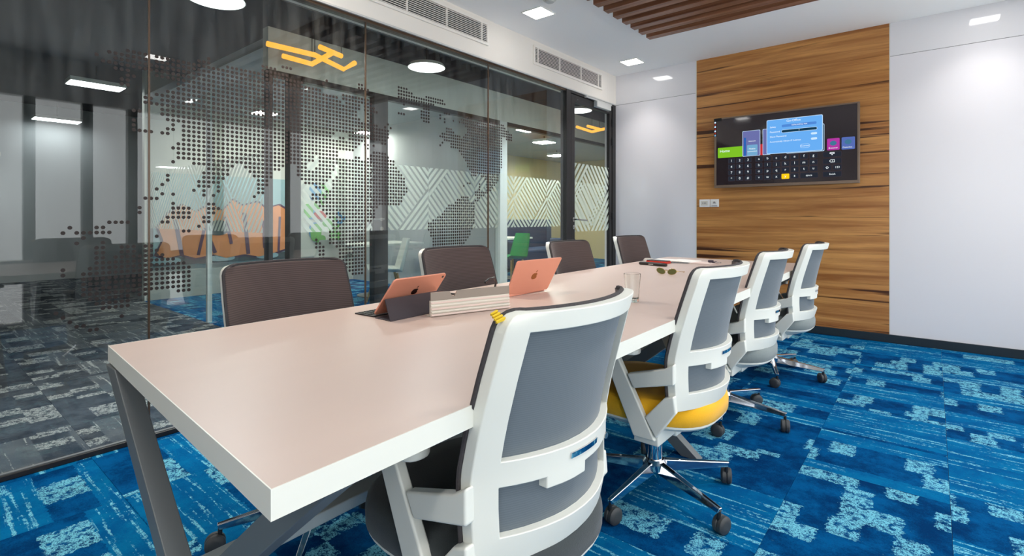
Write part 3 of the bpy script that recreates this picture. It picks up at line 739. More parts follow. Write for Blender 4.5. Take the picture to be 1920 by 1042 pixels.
for r_, s in enumerate(('123', '456', '789', '*0#')):
    for c_, ch in enumerate(s): txt(tx, ch, KX[c_], KZ[r_], 0.034)
for r_, s in enumerate(('abcdefg', 'hijklmn', 'opqrstu', 'vwxyz')):
    for c_, ch in enumerate(s): txt(tx, ch, LX[c_], KZ[r_] + 0.002, 0.034)
txt(tx, 'space', 2.092, KZ[3], 0.024); txt(tx, 'finish', 2.281, KZ[3], 0.024); txt(tx, '123', 2.320, KZ[2], 0.026)
# keyboard, backspace and shift symbols
o_ = lambda u, v: (u - TX0, -0.0686, v - TZ0); p_ = lambda u, v: (u - TX0, -0.0689, v - TZ0)
def outline(mb, pts, wd=0.0035):
    for i in range(len(pts)):
        a, b2 = Vector(pts[i]), Vector(pts[(i + 1) % len(pts)]); n = (b2 - a).normalized(); n = Vector((-n.y, n.x)) * wd / 2
        mb.prism([tuple(a - n), tuple(b2 - n), tuple(b2 + n), tuple(a + n)], o_, p_)
z = KZ[0]; outline(tx, [(2.262, z + 0.004), (2.296, z + 0.004), (2.296, z + 0.016), (2.262, z + 0.016)])
for k in range(4): tx.prism([(2.266 + k * 0.008, z + 0.008), (2.271 + k * 0.008, z + 0.008), (2.271 + k * 0.008, z + 0.012), (2.266 + k * 0.008, z + 0.012)], o_, p_)
tx.prism([(2.273, z), (2.285, z), (2.279, z - 0.010)], o_, p_)
z = KZ[1]; outline(tx, [(2.258, z), (2.268, z + 0.011), (2.298, z + 0.011), (2.298, z - 0.011), (2.268, z - 0.011)]); txt(tx, 'x', 2.283, z + 0.002, 0.022)
z = KZ[2]; outline(tx, [(2.228, z), (2.240, z + 0.012), (2.252, z), (2.245, z), (2.245, z - 0.010), (2.235, z - 0.010), (2.235, z)], 0.003)
txt(tx, 'Home', 1.325, 1.788, 0.040)
txt(tx, 'Go-Office', 1.962, 2.033, 0.030, 9); txt(tx, 'WPA/WPA2 PSK', 2.012, 1.988, 0.019, 9)
txt(tx, 'Safety', 1.754, 1.985, 0.023, 9, 'LEFT'); txt(tx, 'Password', 1.754, 1.937, 0.023, 9, 'LEFT'); txt(tx, 'I', 2.01, 1.936, 0.022, 9)
txt(tx, 'Show Password', 1.754, 1.890, 0.023, 9, 'LEFT'); txt(tx, 'Automatically Obtain IP Address', 1.754, 1.841, 0.0205, 9, 'LEFT')
txt(tx, 'Connect', 2.059, 1.780, 0.021, 9)
txt(tx, 'Browser', 2.288, 1.739, 0.021); txt(tx, 'Downloa...', 2.403, 1.737, 0.019); txt(tx, 'Network', 1.59, 1.868, 0.018); txt(tx, 'Mobile', 1.591, 1.79, 0.022); txt(tx, 'connection', 1.591, 1.765, 0.020)
tx.build('screen_lettering', 'px_white', scr)
# feature sticker on the upper left bezel
stk = MB().box(-0.002, 0.022, -0.0715, -0.0700, H_ - 0.19, H_ - 0.002).build('sticker', 'tv_back', tv)
MB().box(0.018, 0.075, -0.0715, -0.0690, H_ - 0.032, H_ - 0.002).build('sticker_tab', 'tv_back', tv)
for k in range(7): MB().box(0.003, 0.018, -0.0722, -0.0715, H_ - 0.052 - k * 0.0225, H_ - 0.036 - k * 0.0225).build('sticker_icon', ['px_line', 'red_case', 'px_line', 'red_case', 'px_line', 'red_case', 'px_teal'][k], stk)

for n, (x0, x1, lab, kind) in enumerate(((1.040, 1.150, 'blank white wall socket plate below the television', 0), (1.155, 1.246, 'white wall plate with a small printed mark below the television', 1))):
    t = tag(empty('wall_plate', (x0, YB, 1.210)), lab, 'wall plate', 'wall plates on the wooden panel')
    MB().box(0, x1 - x0, -0.010, 0.0, 0, 0.083).build('plate', 'paint_white', t, bevel=0.003)
    MB().box(0.02, x1 - x0 - 0.02, -0.013, -0.009, 0.018, 0.065).build('insert', 'paper' if kind else 'acrylic_pale', t, bevel=0.002)
    if kind:
        MB().box(0.032, 0.058, -0.0138, -0.013, 0.044, 0.048).box(0.030, 0.060, -0.0138, -0.013, 0.038, 0.0405).box(0.036, 0.054, -0.0138, -0.013, 0.051, 0.056).box(0.016, 0.075, -0.0138, -0.0098, 0.010, 0.014).build('printed_mark', 'key_dark', t)
    else:
        for k in range(3): MB().box(0.034 + k * 0.016, 0.042 + k * 0.016, -0.0136, -0.013, 0.036, 0.05).build('socket_slot', 'joint_grey', t)

# ================================================================== CONFERENCE TABLE
tb = tag(empty('conference_table', (1.77, 2.36, 0)), 'long white conference table with grey crossed steel legs', 'table')
C4 = [(1.264, 0.374), (2.344, 0.309), (2.272, 4.385), (1.182, 4.399)]
ZT0, ZT1 = 0.709, 0.750
TL = lambda p, z: (p[0] - 1.77, p[1] - 2.36, z)
cen = (sum(p[0] for p in C4) / 4, sum(p[1] for p in C4) / 4)
def inset(p, d): return (p[0] + (d if p[0] < cen[0] else -d), p[1] + (d if p[1] < cen[1] else -d))
q = [inset(p, 0.002) for p in C4]
MB().hexa([TL(p, ZT0 + 0.001) for p in q], [TL(p, ZT1) for p in q]).build('tabletop', 'laminate_warm_bounce', tb)
MB().hexa([TL(inset(p, 0.01), ZT0 - 0.004) for p in C4], [TL(inset(p, 0.01), ZT0 + 0.001) for p in C4]).build('underside', 'under_board', tb)
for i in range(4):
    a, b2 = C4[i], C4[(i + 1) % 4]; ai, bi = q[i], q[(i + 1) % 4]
    MB().hexa([TL(a, ZT0), TL(b2, ZT0), TL(bi, ZT0), TL(ai, ZT0)], [TL(a, ZT1 + 0.0004), TL(b2, ZT1 + 0.0004), TL(bi, ZT1 + 0.0004), TL(ai, ZT1 + 0.0004)]).build('edge_band', 'edge_white', tb)  # edge stays plain white, without the warm light painted into the top
for yy, cx in ((0.412, 0.033), (2.36, -0.004), (4.30, -0.041)):
    y_ = yy - 2.36
    for s, off in ((1, -0.046), (-1, 0.0)):
        MB().prism([(cx - s * 0.525, 0.705), (cx - s * 0.441, 0.705), (cx + s * 0.42, 0.0), (cx + s * 0.336, 0.0)], lambda u, v: (u, y_ + off, v), lambda u, v: (u, y_ + off + 0.045, v)).build('leg', 'leg_grey', tb, bevel=0.002)
    MB().box(cx - 0.44, cx + 0.44, y_ - 0.02, y_ + 0.02, 0.672, 0.706).build('cross_beam', 'leg_grey', tb)
MB().hexa([(0.005, -1.94, 0.338), (0.065, -1.94, 0.338), (-0.010, 1.94, 0.338), (-0.070, 1.94, 0.338)], [(0.005, -1.94, 0.368), (0.065, -1.94, 0.368), (-0.010, 1.94, 0.368), (-0.070, 1.94, 0.368)]).build('stretcher', 'rail_grey', tb, bevel=0.003)

# ================================================================== OFFICE CHAIRS
def itp(tab, z):
    if z <= tab[0][0]: return tab[0][1]
    for (a, va), (b2, vb) in zip(tab, tab[1:]):
        if z <= b2:
            t_ = (z - a) / (b2 - a); return va + (vb - va) * t_
    return tab[-1][1]
CY = [(0.36, -0.150), (0.43, -0.152), (0.48, -0.154), (0.55, -0.150), (0.61, -0.152), (0.70, -0.172), (0.80, -0.202), (0.93, -0.243)]
BW = [(0.36, 0.070), (0.43, 0.078), (0.49, 0.095), (0.55, 0.10), (0.61, 0.10), (0.93, 0.075)]
HW = [(0.36, 0.215), (0.42, 0.240), (0.61, 0.247), (0.80, 0.244), (0.93, 0.238)]
ZTOP = 0.928
def backP(s, z, off):
    hw = itp(HW, z); r = 0.035; cut = 0.0
    if z > ZTOP - r: cut = r - math.sqrt(max(0, r * r - (z - ZTOP + r) ** 2))
    e = max(0.0, (abs(s) - 0.78) / 0.22)
    x = s * hw - math.copysign(cut * e, s)
    return (x, itp(CY, z) - itp(BW, z) * (1 - s * s) + off, z)
SS = [-1, -0.955, -0.91, -0.86, -0.82, -0.7, -0.58, -0.45, -0.3, -0.22, -0.15, 0.0, 0.15, 0.22, 0.3, 0.45, 0.58, 0.7, 0.82, 0.86, 0.91, 0.955, 1]
ZZ = [0.430, 0.442, 0.456, 0.472, 0.490, 0.52, 0.545, 0.562, 0.585, 0.60, 0.62, 0.637, 0.68, 0.72, 0.76, 0.80, 0.84, 0.868, 0.890, 0.903, 0.912, 0.919, 0.924, 0.928]
def framed(s, z):
    if abs(s) > 0.82 or z > 0.890 or z < 0.490 or 0.585 < z < 0.637: return True
    return 0.562 < z < 0.585 and -0.45 < s < 0.0
def seat_ring(sc_, z, dy=0.0):
    pts = []
    for k in range(40):
        a = 2 * math.pi * k / 40; c, s = math.cos(a), math.sin(a); e = 2 / 3.4 if s > 0 else 2 / 2.5
        x = 0.245 * sc_ * math.copysign(abs(c) ** (2 / 3.0), c); y = (0.275 if s > 0 else 0.262) * sc_ * math.copysign(abs(s) ** e, s)
        pts.append((x, y + dy, z))
    return pts
def loft(rings):
    m = MB(); n = len(rings[0])
    for r_ in rings: m.v += r_
    for i in range(len(rings) - 1):
        for k in range(n): m.f.append((i * n + k, i * n + (k + 1) % n, (i + 1) * n + (k + 1) % n, (i + 1) * n + k))
    m.f.append(tuple(range(n))[::-1]); m.f.append(tuple(range((len(rings) - 1) * n, len(rings) * n))); return m
def mesh_of(mb, name, mat, smooth=None):
    me = mb.mesh(name, smooth); me.materials.append(M[mat]); return me
CM = {}
CM['seat_pan'] = mesh_of(loft([seat_ring(0.42, 0.300), seat_ring(0.62, 0.312), seat_ring(0.93, 0.346), seat_ring(0.985, 0.358), seat_ring(0.985, 0.366)]), 'seat_pan', 'plastic_white', 35)
for k in ('charcoal', 'yellow', 'grey'):
    CM['seat_' + k] = mesh_of(loft([seat_ring(0.97, 0.362), seat_ring(1.0, 0.368), seat_ring(1.005, 0.405), seat_ring(0.985, 0.430), seat_ring(0.93, 0.446), seat_ring(0.7, 0.452), seat_ring(0.3, 0.450)]), 'seat_cushion', 'seat_' + k, 60)
CM['back_frame'] = mesh_of(MB().shell(backP, SS, ZZ, framed, -0.030, -0.002), 'back_frame', 'plastic_white', 35)
CM['back_mesh'] = mesh_of(MB().shell(backP, [s for s in SS if abs(s) < 0.87], [z for z in ZZ if 0.43 < z < 0.90], None, -0.010, -0.0055), 'back_mesh', 'mesh_grey', 35)
CM['back_fabric'] = mesh_of(MB().shell(lambda s, z, o: backP(s * 0.985, z, o), SS, [z for z in ZZ if 0.41 < z < 0.926], None, -0.002, 0.012), 'back_fabric', 'mesh_brown', 35)
def pipe_pt(s, z): p_ = backP(s, z, 0); return (p_[0], p_[1] + 0.002, p_[2])
side_ = [0.44 + 0.0228 * k for k in range(21)]
path_ = [(-1.0, z_) for z_ in side_] + [(-1.0, 0.908), (-0.99, 0.918), (-0.965, 0.925), (-0.93, 0.9275)] + [(-0.88 + 0.0733 * k, 0.9280) for k in range(25)] + [(0.93, 0.9275), (0.965, 0.925), (0.99, 0.918), (1.0, 0.908)] + [(1.0, z_) for z_ in side_[::-1]]
CM['edge_piping'] = mesh_of(MB().tube([pipe_pt(*q_) for q_ in path_], 0.0055, 6), 'edge_piping', 'fabric_edge', 60)
CM['lumbar_badge'] = mesh_of(MB().shell(lambda s, z, o: backP(s, z, o), [-0.22 + 0.045 * k for k in range(10)], [0.608, 0.614, 0.620], None, -0.0335, -0.0295), 'lumbar_badge', 'chrome', 35)
for sx, nm in ((-1, 'L'), (1, 'R')):
    k = MB(); f0 = lambda u, v: (sx * 0.236, u, v); f1 = lambda u, v: (sx * 0.264, u, v)
    k.prism([(-0.118, 0.318), (-0.035, 0.318), (0.098, 0.612), (0.036, 0.612)], f0, f1)                   # upright
    k.prism([(-0.036, 0.488), (-0.010, 0.536), (-0.150, 0.578), (-0.185, 0.60), (-0.185, 0.528)], f0, f1)     # strut
    k.prism([(-0.120, 0.330), (-0.078, 0.395), (-0.150, 0.478), (-0.185, 0.490), (-0.190, 0.432)], f0, f1)  # brace
    k.prism([(-0.125, 0.296), (-0.030, 0.296), (-0.030, 0.366), (-0.125, 0.366)], lambda u, v: (sx * 0.10, u, v), lambda u, v: (sx * 0.250, u, v))
    CM['arm' + nm] = mesh_of(k, 'arm_bracket', 'plastic_white', 35)
    CM['pad' + nm] = mesh_of(MB().prism(rrect(0.218, 0.288, -0.055, 0.190, 0.03), lambda u, v: (sx * u, v, 0.610), lambda u, v: (sx * u, v, 0.632)), 'arm_pad', 'plastic_white', 35)
    CM['screw' + nm] = mesh_of(MB().lathe([(0, 0), (0.009, 0), (0.009, 0.003), (0.004, 0.004), (0, 0.004)], 14, (sx * 0.2315, -0.172, 0.505), 'x') if False else MB().lathe([(0.0, -0.033), (0.008, -0.033), (0.008, -0.028), (0.0, -0.028)], 14, (sx * 0.222, -0.175, 0.545), 'y'), 'screw', 'steel_satin', 35)
CM['mechanism'] = mesh_of(MB().box(-0.10, 0.10, -0.13, 0.13, 0.285, 0.335), 'tilt_mechanism', 'plastic_white')
CM['lever'] = mesh_of(MB().tube([(0.08, 0.06, 0.30), (0.18, 0.065, 0.295), (0.21, 0.066, 0.288)], 0.006, 8).tube([(0.20, 0.066, 0.289), (0.245, 0.068, 0.283)], 0.011, 8), 'lever', 'plastic_black', 40)
CM['column'] = mesh_of(MB().lathe([(0.030, 0.125), (0.030, 0.21), (0.0235, 0.212), (0.0235, 0.29), (0.0, 0.29)], 24), 'column', 'chrome', 35)
CM['hub'] = mesh_of(MB().lathe([(0.030, 0.068), (0.036, 0.085), (0.048, 0.098), (0.048, 0.122), (0.036, 0.136), (0.0, 0.136)], 24), 'base_hub', 'chrome', 40)
CM['spoke'] = mesh_of(MB().hexa([(0.02, -0.020, 0.086), (0.318, -0.011, 0.074), (0.318, 0.011, 0.074), (0.02, 0.020, 0.086)], [(0.02, -0.013, 0.132), (0.325, -0.008, 0.094), (0.325, 0.008, 0.094), (0.02, 0.013, 0.132)]), 'spoke', 'chrome', 30)
CM['caster'] = mesh_of(MB().tube([(0, 0, 0.080), (0, 0, 0.052)], 0.007, 10).lathe([(0.0, -0.006), (0.020, -0.006), (0.020, 0.006), (0, 0.006)], 16, (0.014, 0, 0.034), 'y').box(-0.008, 0.014, -0.006, 0.006, 0.040, 0.058), 'caster', 'plastic_black', 40)
CM['wheel'] = mesh_of(MB().lathe([(0.0, 0.0), (0.027, 0.0), (0.031, 0.004), (0.031, 0.015), (0.026, 0.020), (0.012, 0.0215), (0.0, 0.021)], 24, (0.014, 0, 0.031), 'y'), 'wheel', 'rubber_grey', 40)
wm2 = CM['wheel'].copy()
for v in wm2.vertices: v.co.y = -v.co.y
wm2.flip_normals(); CM['wheel2'] = wm2
def chair(x, y, rz, base, label, group, seat='charcoal', zs=1.0, seed=0):
    rnd = random.Random(seed)
    t = tag(empty('office_chair', (x, y, 0), rz), label, 'chair', group); t.scale = (1, 1, zs)
    link('seat_cushion', CM['seat_' + seat], t, 0.0); link('seat_pan', CM['seat_pan'], t)
    bf = link('back_frame', CM['back_frame'], t, 0.004, 2, smooth=35); link('back_mesh', CM['back_mesh'], t)
    fb = link('back_fabric', CM['back_fabric'], t, 0.004, 2, smooth=35); link('edge_piping', CM['edge_piping'], fb)
    link('lumbar_badge', CM['lumbar_badge'], bf)
    for n in 'LR':
        ab = link('arm_bracket', CM['arm' + n], t, 0.006, 2, smooth=35); link('arm_pad', CM['pad' + n], t, 0.006, 2, smooth=35)
        if n == 'R': link('screw', CM['screw' + n], bf)
    link('tilt_mechanism', CM['mechanism'], t, 0.006); link('lever', CM['lever'], t); link('column', CM['column'], t); link('base_hub', CM['hub'], t)
    for k in range(5):
        a = R(base) - rz + 2 * math.pi * k / 5
        s = link('spoke', CM['spoke'], t, 0.004, 2, smooth=30); s.rotation_euler = (0, 0, a)
        c = link('caster', CM['caster'], t, loc=(0.315 * math.cos(a), 0.315 * math.sin(a), 0)); c.rotation_euler = (0, 0, rnd.uniform(0, 6.28))
        link('wheel', CM['wheel'], c); link('wheel', CM['wheel2'], c)
    return t
G1 = 'office chairs along the right side of the table'; G2 = 'office chairs along the glass side of the table'
chair(2.150, 0.935, R(90), -80, 'white framed mesh office chair with a charcoal seat at the near right of the table', G1, seed=1)
chair(2.135, 1.950, R(90), -95, 'white framed mesh office chair with a bright yellow seat', G1, 'yellow', seed=2)
chair(2.095, 2.945, R(90), -75, 'white framed mesh office chair with a grey seat behind the yellow-seated one', G1, 'grey', seed=3)
chair(2.12, 3.93, R(90), -71, 'white framed mesh office chair with a grey seat nearest the wooden wall', G1, 'grey', seed=4)
chair(1.315, 0.975, R(-90), 30, 'brown-backed office chair nearest the viewpoint on the glass side', G2, seed=5)
chair(1.325, 1.870, R(-90), 75, 'brown-backed office chair behind the two rose gold devices', G2, zs=1.015, seed=6)
chair(1.345, 2.905, R(-90), 10, 'brown-backed office chair in front of the glass door', G2, zs=1.01, seed=7)
chair(1.355, 3.790, R(-90), 50, 'brown-backed office chair in front of the white wall panel', G2, zs=1.02, seed=8)

# ================================================================== THINGS ON THE TABLE
T = 0.7505
def slab(A, B, C, D, th, n=None):
    # solid plate from four corner points (bottom-left, bottom-right, top-right, top-left), thickness th along its normal
    A, B, C, D = map(Vector, (A, B, C, D)); nn = (B - A).cross(D - A).normalized() * th
    return MB().hexa([A, B, C, D], [A + nn, B + nn, C + nn, D + nn])
def apple(mb, cx, cy, s, f0, f1):
    body = []
    for k in range(48):
        a = 2 * math.pi * k / 48; r = 0.5 + 0.035 * math.cos(2 * a) - 0.06 * math.exp(-((a - math.pi / 2) / 0.35) ** 2) - 0.035 * math.exp(-((a - 1.5 * math.pi) / 0.28) ** 2)
        x, y = r * math.cos(a), r * 1.02 * math.sin(a)
        d = math.hypot(x - 0.56, y - 0.06)
        if d < 0.22: q_ = 0.22 / max(d, 1e-4); x, y = 0.56 + (x - 0.56) * q_, 0.06 + (y - 0.06) * q_
        body.append((cx + x * s, cy + y * s))
    mb.prism(body, f0, f1)
    mb.prism([(cx + s * x, cy + s * y) for x, y in ((0.0, 0.55), (0.03, 0.70), (0.12, 0.80), (0.24, 0.85), (0.23, 0.72), (0.15, 0.61))], f0, f1)

def device(name, label, bl, br, tr, tl, th, logo, logo_mat, logo_s, group):
    A, B, C, D = map(Vector, (bl, br, tr, tl)); n = (B - A).cross(D - A).normalized()
    if n.x < 0: n = -n
    t = tag(empty(name, ((A + B) / 2).to_tuple()), label, 'tablet', group); O = (A + B) / 2
    uu = (B - A).normalized(); vv = ((C + D) / 2 - O).normalized(); wdt = (B - A).length; hgt = ((C + D) / 2 - O).length
    wt = (C - D).length
    def F(u, v, d): return tuple(uu * (u * (1 + (wt / wdt - 1) * max(0, min(1, v / hgt)))) + vv * v + n * d)
    return t, F, wdt, hgt
t, F, wd, hg = device('tablet', 'rose gold tablet with a dark logo standing on a grey keyboard folio', (1.480, 1.078, T + 0.004), (1.462, 1.345, T + 0.004), (1.552, 1.362, 0.884), (1.572, 1.100, 0.884), 0.007, None, None, 0, 'rose gold devices on the table')
MB().prism(rrect(-wd / 2, wd / 2, 0, hg, 0.014), lambda u, v: F(u, v, -0.0065), lambda u, v: F(u, v, 0)).build('body', 'rose_gold', t, bevel=0.002, smooth=35)
MB().prism(rrect(-wd / 2 + 0.006, wd / 2 - 0.006, 0.006, hg - 0.006, 0.008), lambda u, v: F(u, v, -0.0072), lambda u, v: F(u, v, -0.0064)).build('display', 'tv_screen', t)
lg = MB(); apple(lg, 0.005, hg * 0.56, 0.030, lambda u, v: F(u, v, 0.0001), lambda u, v: F(u, v, 0.0006)); lg.build('logo', 'logo_dark', t)
MB().prism([(wd / 2 - 0.016 + 0.005 * math.cos(R(a)), hg - 0.014 + 0.005 * math.sin(R(a))) for a in range(0, 360, 24)], lambda u, v: F(u, v, 0), lambda u, v: F(u, v, 0.0012)).build('camera_lens', 'plastic_black', t)
O = Vector((1.471, 1.2115, T + 0.004))
loc = lambda x, y, z: (x - O.x, y - O.y, z - O.z)
kb = MB().hexa([loc(1.385, 1.065, T), loc(1.49, 1.072, T), loc(1.470, 1.352, T), loc(1.365, 1.345, T)], [loc(1.385, 1.065, T + 0.004), loc(1.49, 1.072, T + 0.004), loc(1.470, 1.352, T + 0.004), loc(1.365, 1.345, T + 0.004)]).build('keyboard_flap', 'folio_dark', t)
ks = MB()
for r_ in range(4):
    for c_ in range(11): x, y = 1.39 + r_ * 0.019 - c_ * 0.0016, 1.078 + c_ * 0.0236; ks.box(x - O.x, x + 0.014 - O.x, y - O.y, y + 0.018 - O.y, 0.0, 0.0016)
k_ = ks.build('keys', 'plastic_black', kb); k_['kind'] = 'stuff'
fo_ = MB()
fo_.hexa([loc(1.598, 1.062, T), loc(1.580, 1.340, T), loc(1.576, 1.340, T), loc(1.594, 1.062, T)], [loc(1.530, 1.090, 0.815), loc(1.512, 1.352, 0.815), loc(1.508, 1.352, 0.813), loc(1.526, 1.090, 0.813)])
fo_.hexa([loc(1.598, 1.062, T), loc(1.580, 1.340, T), loc(1.490, 1.340, T), loc(1.505, 1.065, T)], [loc(1.598, 1.062, T + 0.002), loc(1.580, 1.340, T + 0.002), loc(1.490, 1.340, T + 0.002), loc(1.505, 1.065, T + 0.002)])
fo_.build('folio_stand', 'folio', t)

t, F, wd, hg = device('laptop', 'rose gold laptop screen back with a small gold logo beside the cable', (1.560, 1.705, T + 0.006), (1.580, 1.985, T + 0.006), (1.604, 2.040, 0.908), (1.634, 1.728, 0.908), 0.006, None, None, 0, 'rose gold devices on the table')
MB().prism(rrect(-wd / 2, wd / 2, 0, hg, 0.010), lambda u, v: F(u, v, -0.006), lambda u, v: F(u, v, 0)).build('lid', 'rose_gold', t, bevel=0.0015, smooth=35)
MB().prism(rrect(-wd / 2 + 0.006, wd / 2 - 0.006, 0.008, hg - 0.006, 0.006), lambda u, v: F(u, v, -0.0066), lambda u, v: F(u, v, -0.0058)).build('display', 'tv_screen', t)
lg = MB(); apple(lg, 0.0, hg * 0.5, 0.034, lambda u, v: F(u, v, 0.0001), lambda u, v: F(u, v, 0.0006)); lg.build('logo', 'logo_gold', t)
MB().box(-0.20, -0.006, -0.14, 0.14, -0.006, 0.004).build('keyboard_base', 'rose_gold', t, bevel=0.002)

# acrylic holder with a stack of pale sheets
t = tag(empty('sign_holder', (1.640, 1.200, T)), 'low acrylic holder with grey strip and pale ribbed sheets between the rose gold devices', 'sign holder')
d_ = Vector((0.095, 0.315, 0)); ln = d_.length; t.rotation_euler = (0, 0, math.atan2(d_.y, d_.x))
MB().box(0, ln, -0.002, 0.010, 0.0, 0.056).build('holder_body', 'acrylic_pale', t, bevel=0.001)
for k in range(5): MB().box(0, ln, -0.005 - 0.0012 * (4 - k), -0.002, 0.003 + k * 0.0105, 0.0095 + k * 0.0105).build('sheet', 'acrylic_pale' if k % 2 else 'paper_pink', t, bevel=0.001)
MB().prism([(0, 0.056), (ln, 0.056), (ln, 0.086), (0.105, 0.086), (0.093, 0.066), (0.085, 0.066), (0.072, 0.086), (0, 0.086)], lambda u, v: (u, -0.003, v), lambda u, v: (u, 0.003, v)).build('grey_strip', 'acrylic_smoke', t)
MB().box(0, ln, 0.0, 0.04, 0, 0.003).build('foot', 'acrylic_pale', t)
tag(MB().tube([(1.62, 1.505, T + 0.09), (1.60, 1.55, T + 0.098), (1.575, 1.61, T + 0.096), (1.55, 1.650, T + 0.07), (1.52, 1.672, T + 0.03), (1.47, 1.665, T + 0.006), (1.40, 1.62, T + 0.005), (1.29, 1.60, T + 0.005)], 0.0045, 8).build('cable', 'plastic_black', smooth=50), 'black cable arching over the end of the acrylic holder', 'cable')
tg = MB()
for k in range(4): tg.hexa([(2.378 + 0.006 * k, 0.692 - 0.002 * k, 0.921 - 0.0035 * k), (2.382 + 0.006 * k, 0.692 - 0.002 * k, 0.921 - 0.0035 * k), (2.384 + 0.006 * k, 0.705, 0.924 - 0.0035 * k), (2.380 + 0.006 * k, 0.705, 0.924 - 0.0035 * k)], [(2.380 + 0.006 * k, 0.690 - 0.002 * k, 0.926 - 0.0035 * k), (2.383 + 0.006 * k, 0.690 - 0.002 * k, 0.925 - 0.0035 * k), (2.386 + 0.006 * k, 0.705, 0.930 - 0.0035 * k), (2.382 + 0.006 * k, 0.705, 0.931 - 0.0035 * k)])

# tumbler
t = tag(empty('drinking_glass', (2.035, 1.955, T)), 'clear straight drinking glass with a thick base on the table', 'glass')
MB().lathe([(0.0, 0.0), (0.025, 0.0), (0.0265, 0.004), (0.0345, 0.116), (0.033, 0.117), (0.0325, 0.115), (0.025, 0.020), (0.020, 0.016), (0.0, 0.015)], 36).build('tumbler', 'tumbler_glass', t, smooth=40)
MB().lathe([(0.026, 0.003), (0.0268, 0.007), (0.026, 0.012), (0.0225, 0.014), (0.0, 0.014), (0.0, 0.004)], 24).build('base_ring', 'tumbler_glass', t, smooth=40)

# sunglasses
t = tag(empty('sunglasses', (1.735, 3.02, T)), 'gold rimmed sunglasses with green lenses lying on the table', 'sunglasses')
def lens(cx, cy, s=1.0):
    pts = []
    for k in range(24):
        a = 2 * math.pi * k / 24; pts.append((cx + 0.030 * math.cos(a), cy, 0.019 + 0.0175 * math.sin(a) - 0.004 * math.cos(a) * (1 if cx < 0 else -1)))
    return pts
for cx in (-0.036, 0.040):
    p = lens(cx, 0); me = MB(); n = len(p); me.v = [(x, y - 0.0012, z) for x, y, z in p] + [(x, y + 0.0012, z) for x, y, z in p]
    me.f = [tuple(range(n))[::-1], tuple(range(n, 2 * n))] + [(i, (i + 1) % n, n + (i + 1) % n, n + i) for i in range(n)]
    me.build('lens', 'lens_green', t); MB().tube(p + [p[0]], 0.0016, 6, False).build('rim', 'gold_wire', t, smooth=60)
MB().tube([(-0.007, 0, 0.026), (0.002, -0.003, 0.028), (0.011, 0, 0.026)], 0.0016, 6).build('bridge', 'gold_wire', t)
MB().tube([(0.070, 0, 0.024), (0.074, 0.02, 0.022), (0.050, 0.38 * 0.35, 0.010), (0.03, 0.15, 0.004)], 0.0018, 6).build('temple', 'gold_wire', t)
MB().tube([(-0.066, 0, 0.024), (-0.07, 0.02, 0.022), (-0.06, 0.14, 0.006)], 0.0018, 6).build('temple', 'gold_wire', t)
t.rotation_euler = (0, 0, R(-8))
# glasses case, phone, papers, pen, notebook, keys
def pod(name, mat, c, L, w_, h_, rz, label, cat):
    t = tag(empty(name, c, rz), label, cat)
    return t
t = pod('glasses_case', 'black_leather', (1.425, 3.52, T), 0, 0, 0, R(-11), 'long dark brown leather pouch lying in front of the red phone', 'case')
m_ = loft([[(0.118 * math.copysign(abs(math.cos(a)) ** 0.45, math.cos(a)) * s, 0.024 * math.copysign(abs(math.sin(a)) ** 0.7, math.sin(a)) * s, z) for a in [2 * math.pi * k / 32 for k in range(32)]] for s, z in ((0.94, 0), (1, 0.005), (1, 0.014), (0.93, 0.020), (0.6, 0.022))])
m_.build('pouch', 'black_leather', t, smooth=60)
MB().box(-0.02, 0.02, -0.0255, -0.022, 0.006, 0.014).build('clasp', 'steel_satin', t)
t = tag(empty('phone', (1.372, 3.74, T), R(-9)), 'phone in a red case with a black top lying behind the leather pouch', 'phone')
MB().prism(rrect(-0.088, 0.088, -0.040, 0.040, 0.012), lambda u, v: (u, v, 0.0), lambda u, v: (u, v, 0.016)).build('case', 'red_case', t, bevel=0.003)
MB().prism(rrect(-0.085, 0.085, -0.037, 0.037, 0.012), lambda u, v: (u, v, 0.016), lambda u, v: (u, v, 0.021)).build('screen', 'plastic_black', t, bevel=0.0015)
for k, (x, y, rz, sx, sy) in enumerate(((1.36, 4.02, 4, 0.297, 0.21), (1.50, 4.00, -14, 0.297, 0.21))):
    o = MB().box(-sx / 2, sx / 2, -sy / 2, sy / 2, 0.0, 0.003).build('paper_sheets', 'paper', loc=(x, y, T + 0.0031 * k)); o.rotation_euler = (0, 0, R(rz))
    tag(o, ['white paper sheets at the far left corner of the table', 'tilted white paper sheets behind the red phone'][k], 'paper', 'paper sheets at the far end of the table')
o = MB().prism([(-0.05, -0.012), (0.05, -0.006), (0.03, 0.02), (-0.045, 0.014)], lambda u, v: (u, v, 0), lambda u, v: (u * 0.7, v, 0.018)).build('crumpled_tissue', 'paper', loc=(1.225, 3.90, T)); tag(o, 'small crumpled white tissue at the table edge behind the phone', 'tissue')
t = tag(empty('pen', (1.515, 3.80, T), R(16)), 'slim grey pen lying beside the red phone', 'pen')
MB().tube([(-0.07, 0, 0.005), (0.055, 0, 0.005), (0.072, 0, 0.005)], [0.0045, 0.0045, 0.0015], 8).build('barrel', 'leg_grey', t, smooth=50)
MB().box(-0.068, -0.03, -0.001, 0.001, 0.009, 0.0105).build('clip', 'steel_satin', t)
t = tag(empty('notebook', (1.665, 3.93, T), R(-6)), 'pale pink notebook lying under the keys', 'notebook')
MB().box(-0.075, 0.075, -0.10, 0.10, 0, 0.007).build('pages', 'paper_pink', t, bevel=0.001)
MB().box(-0.076, 0.076, 0.092, 0.101, 0.0, 0.009).build('spine', 'leg_grey', t)
t = tag(empty('key_bunch', (1.715, 3.92, T + 0.0075), R(20)), 'dark bunch of keys on the pink notebook', 'keys')
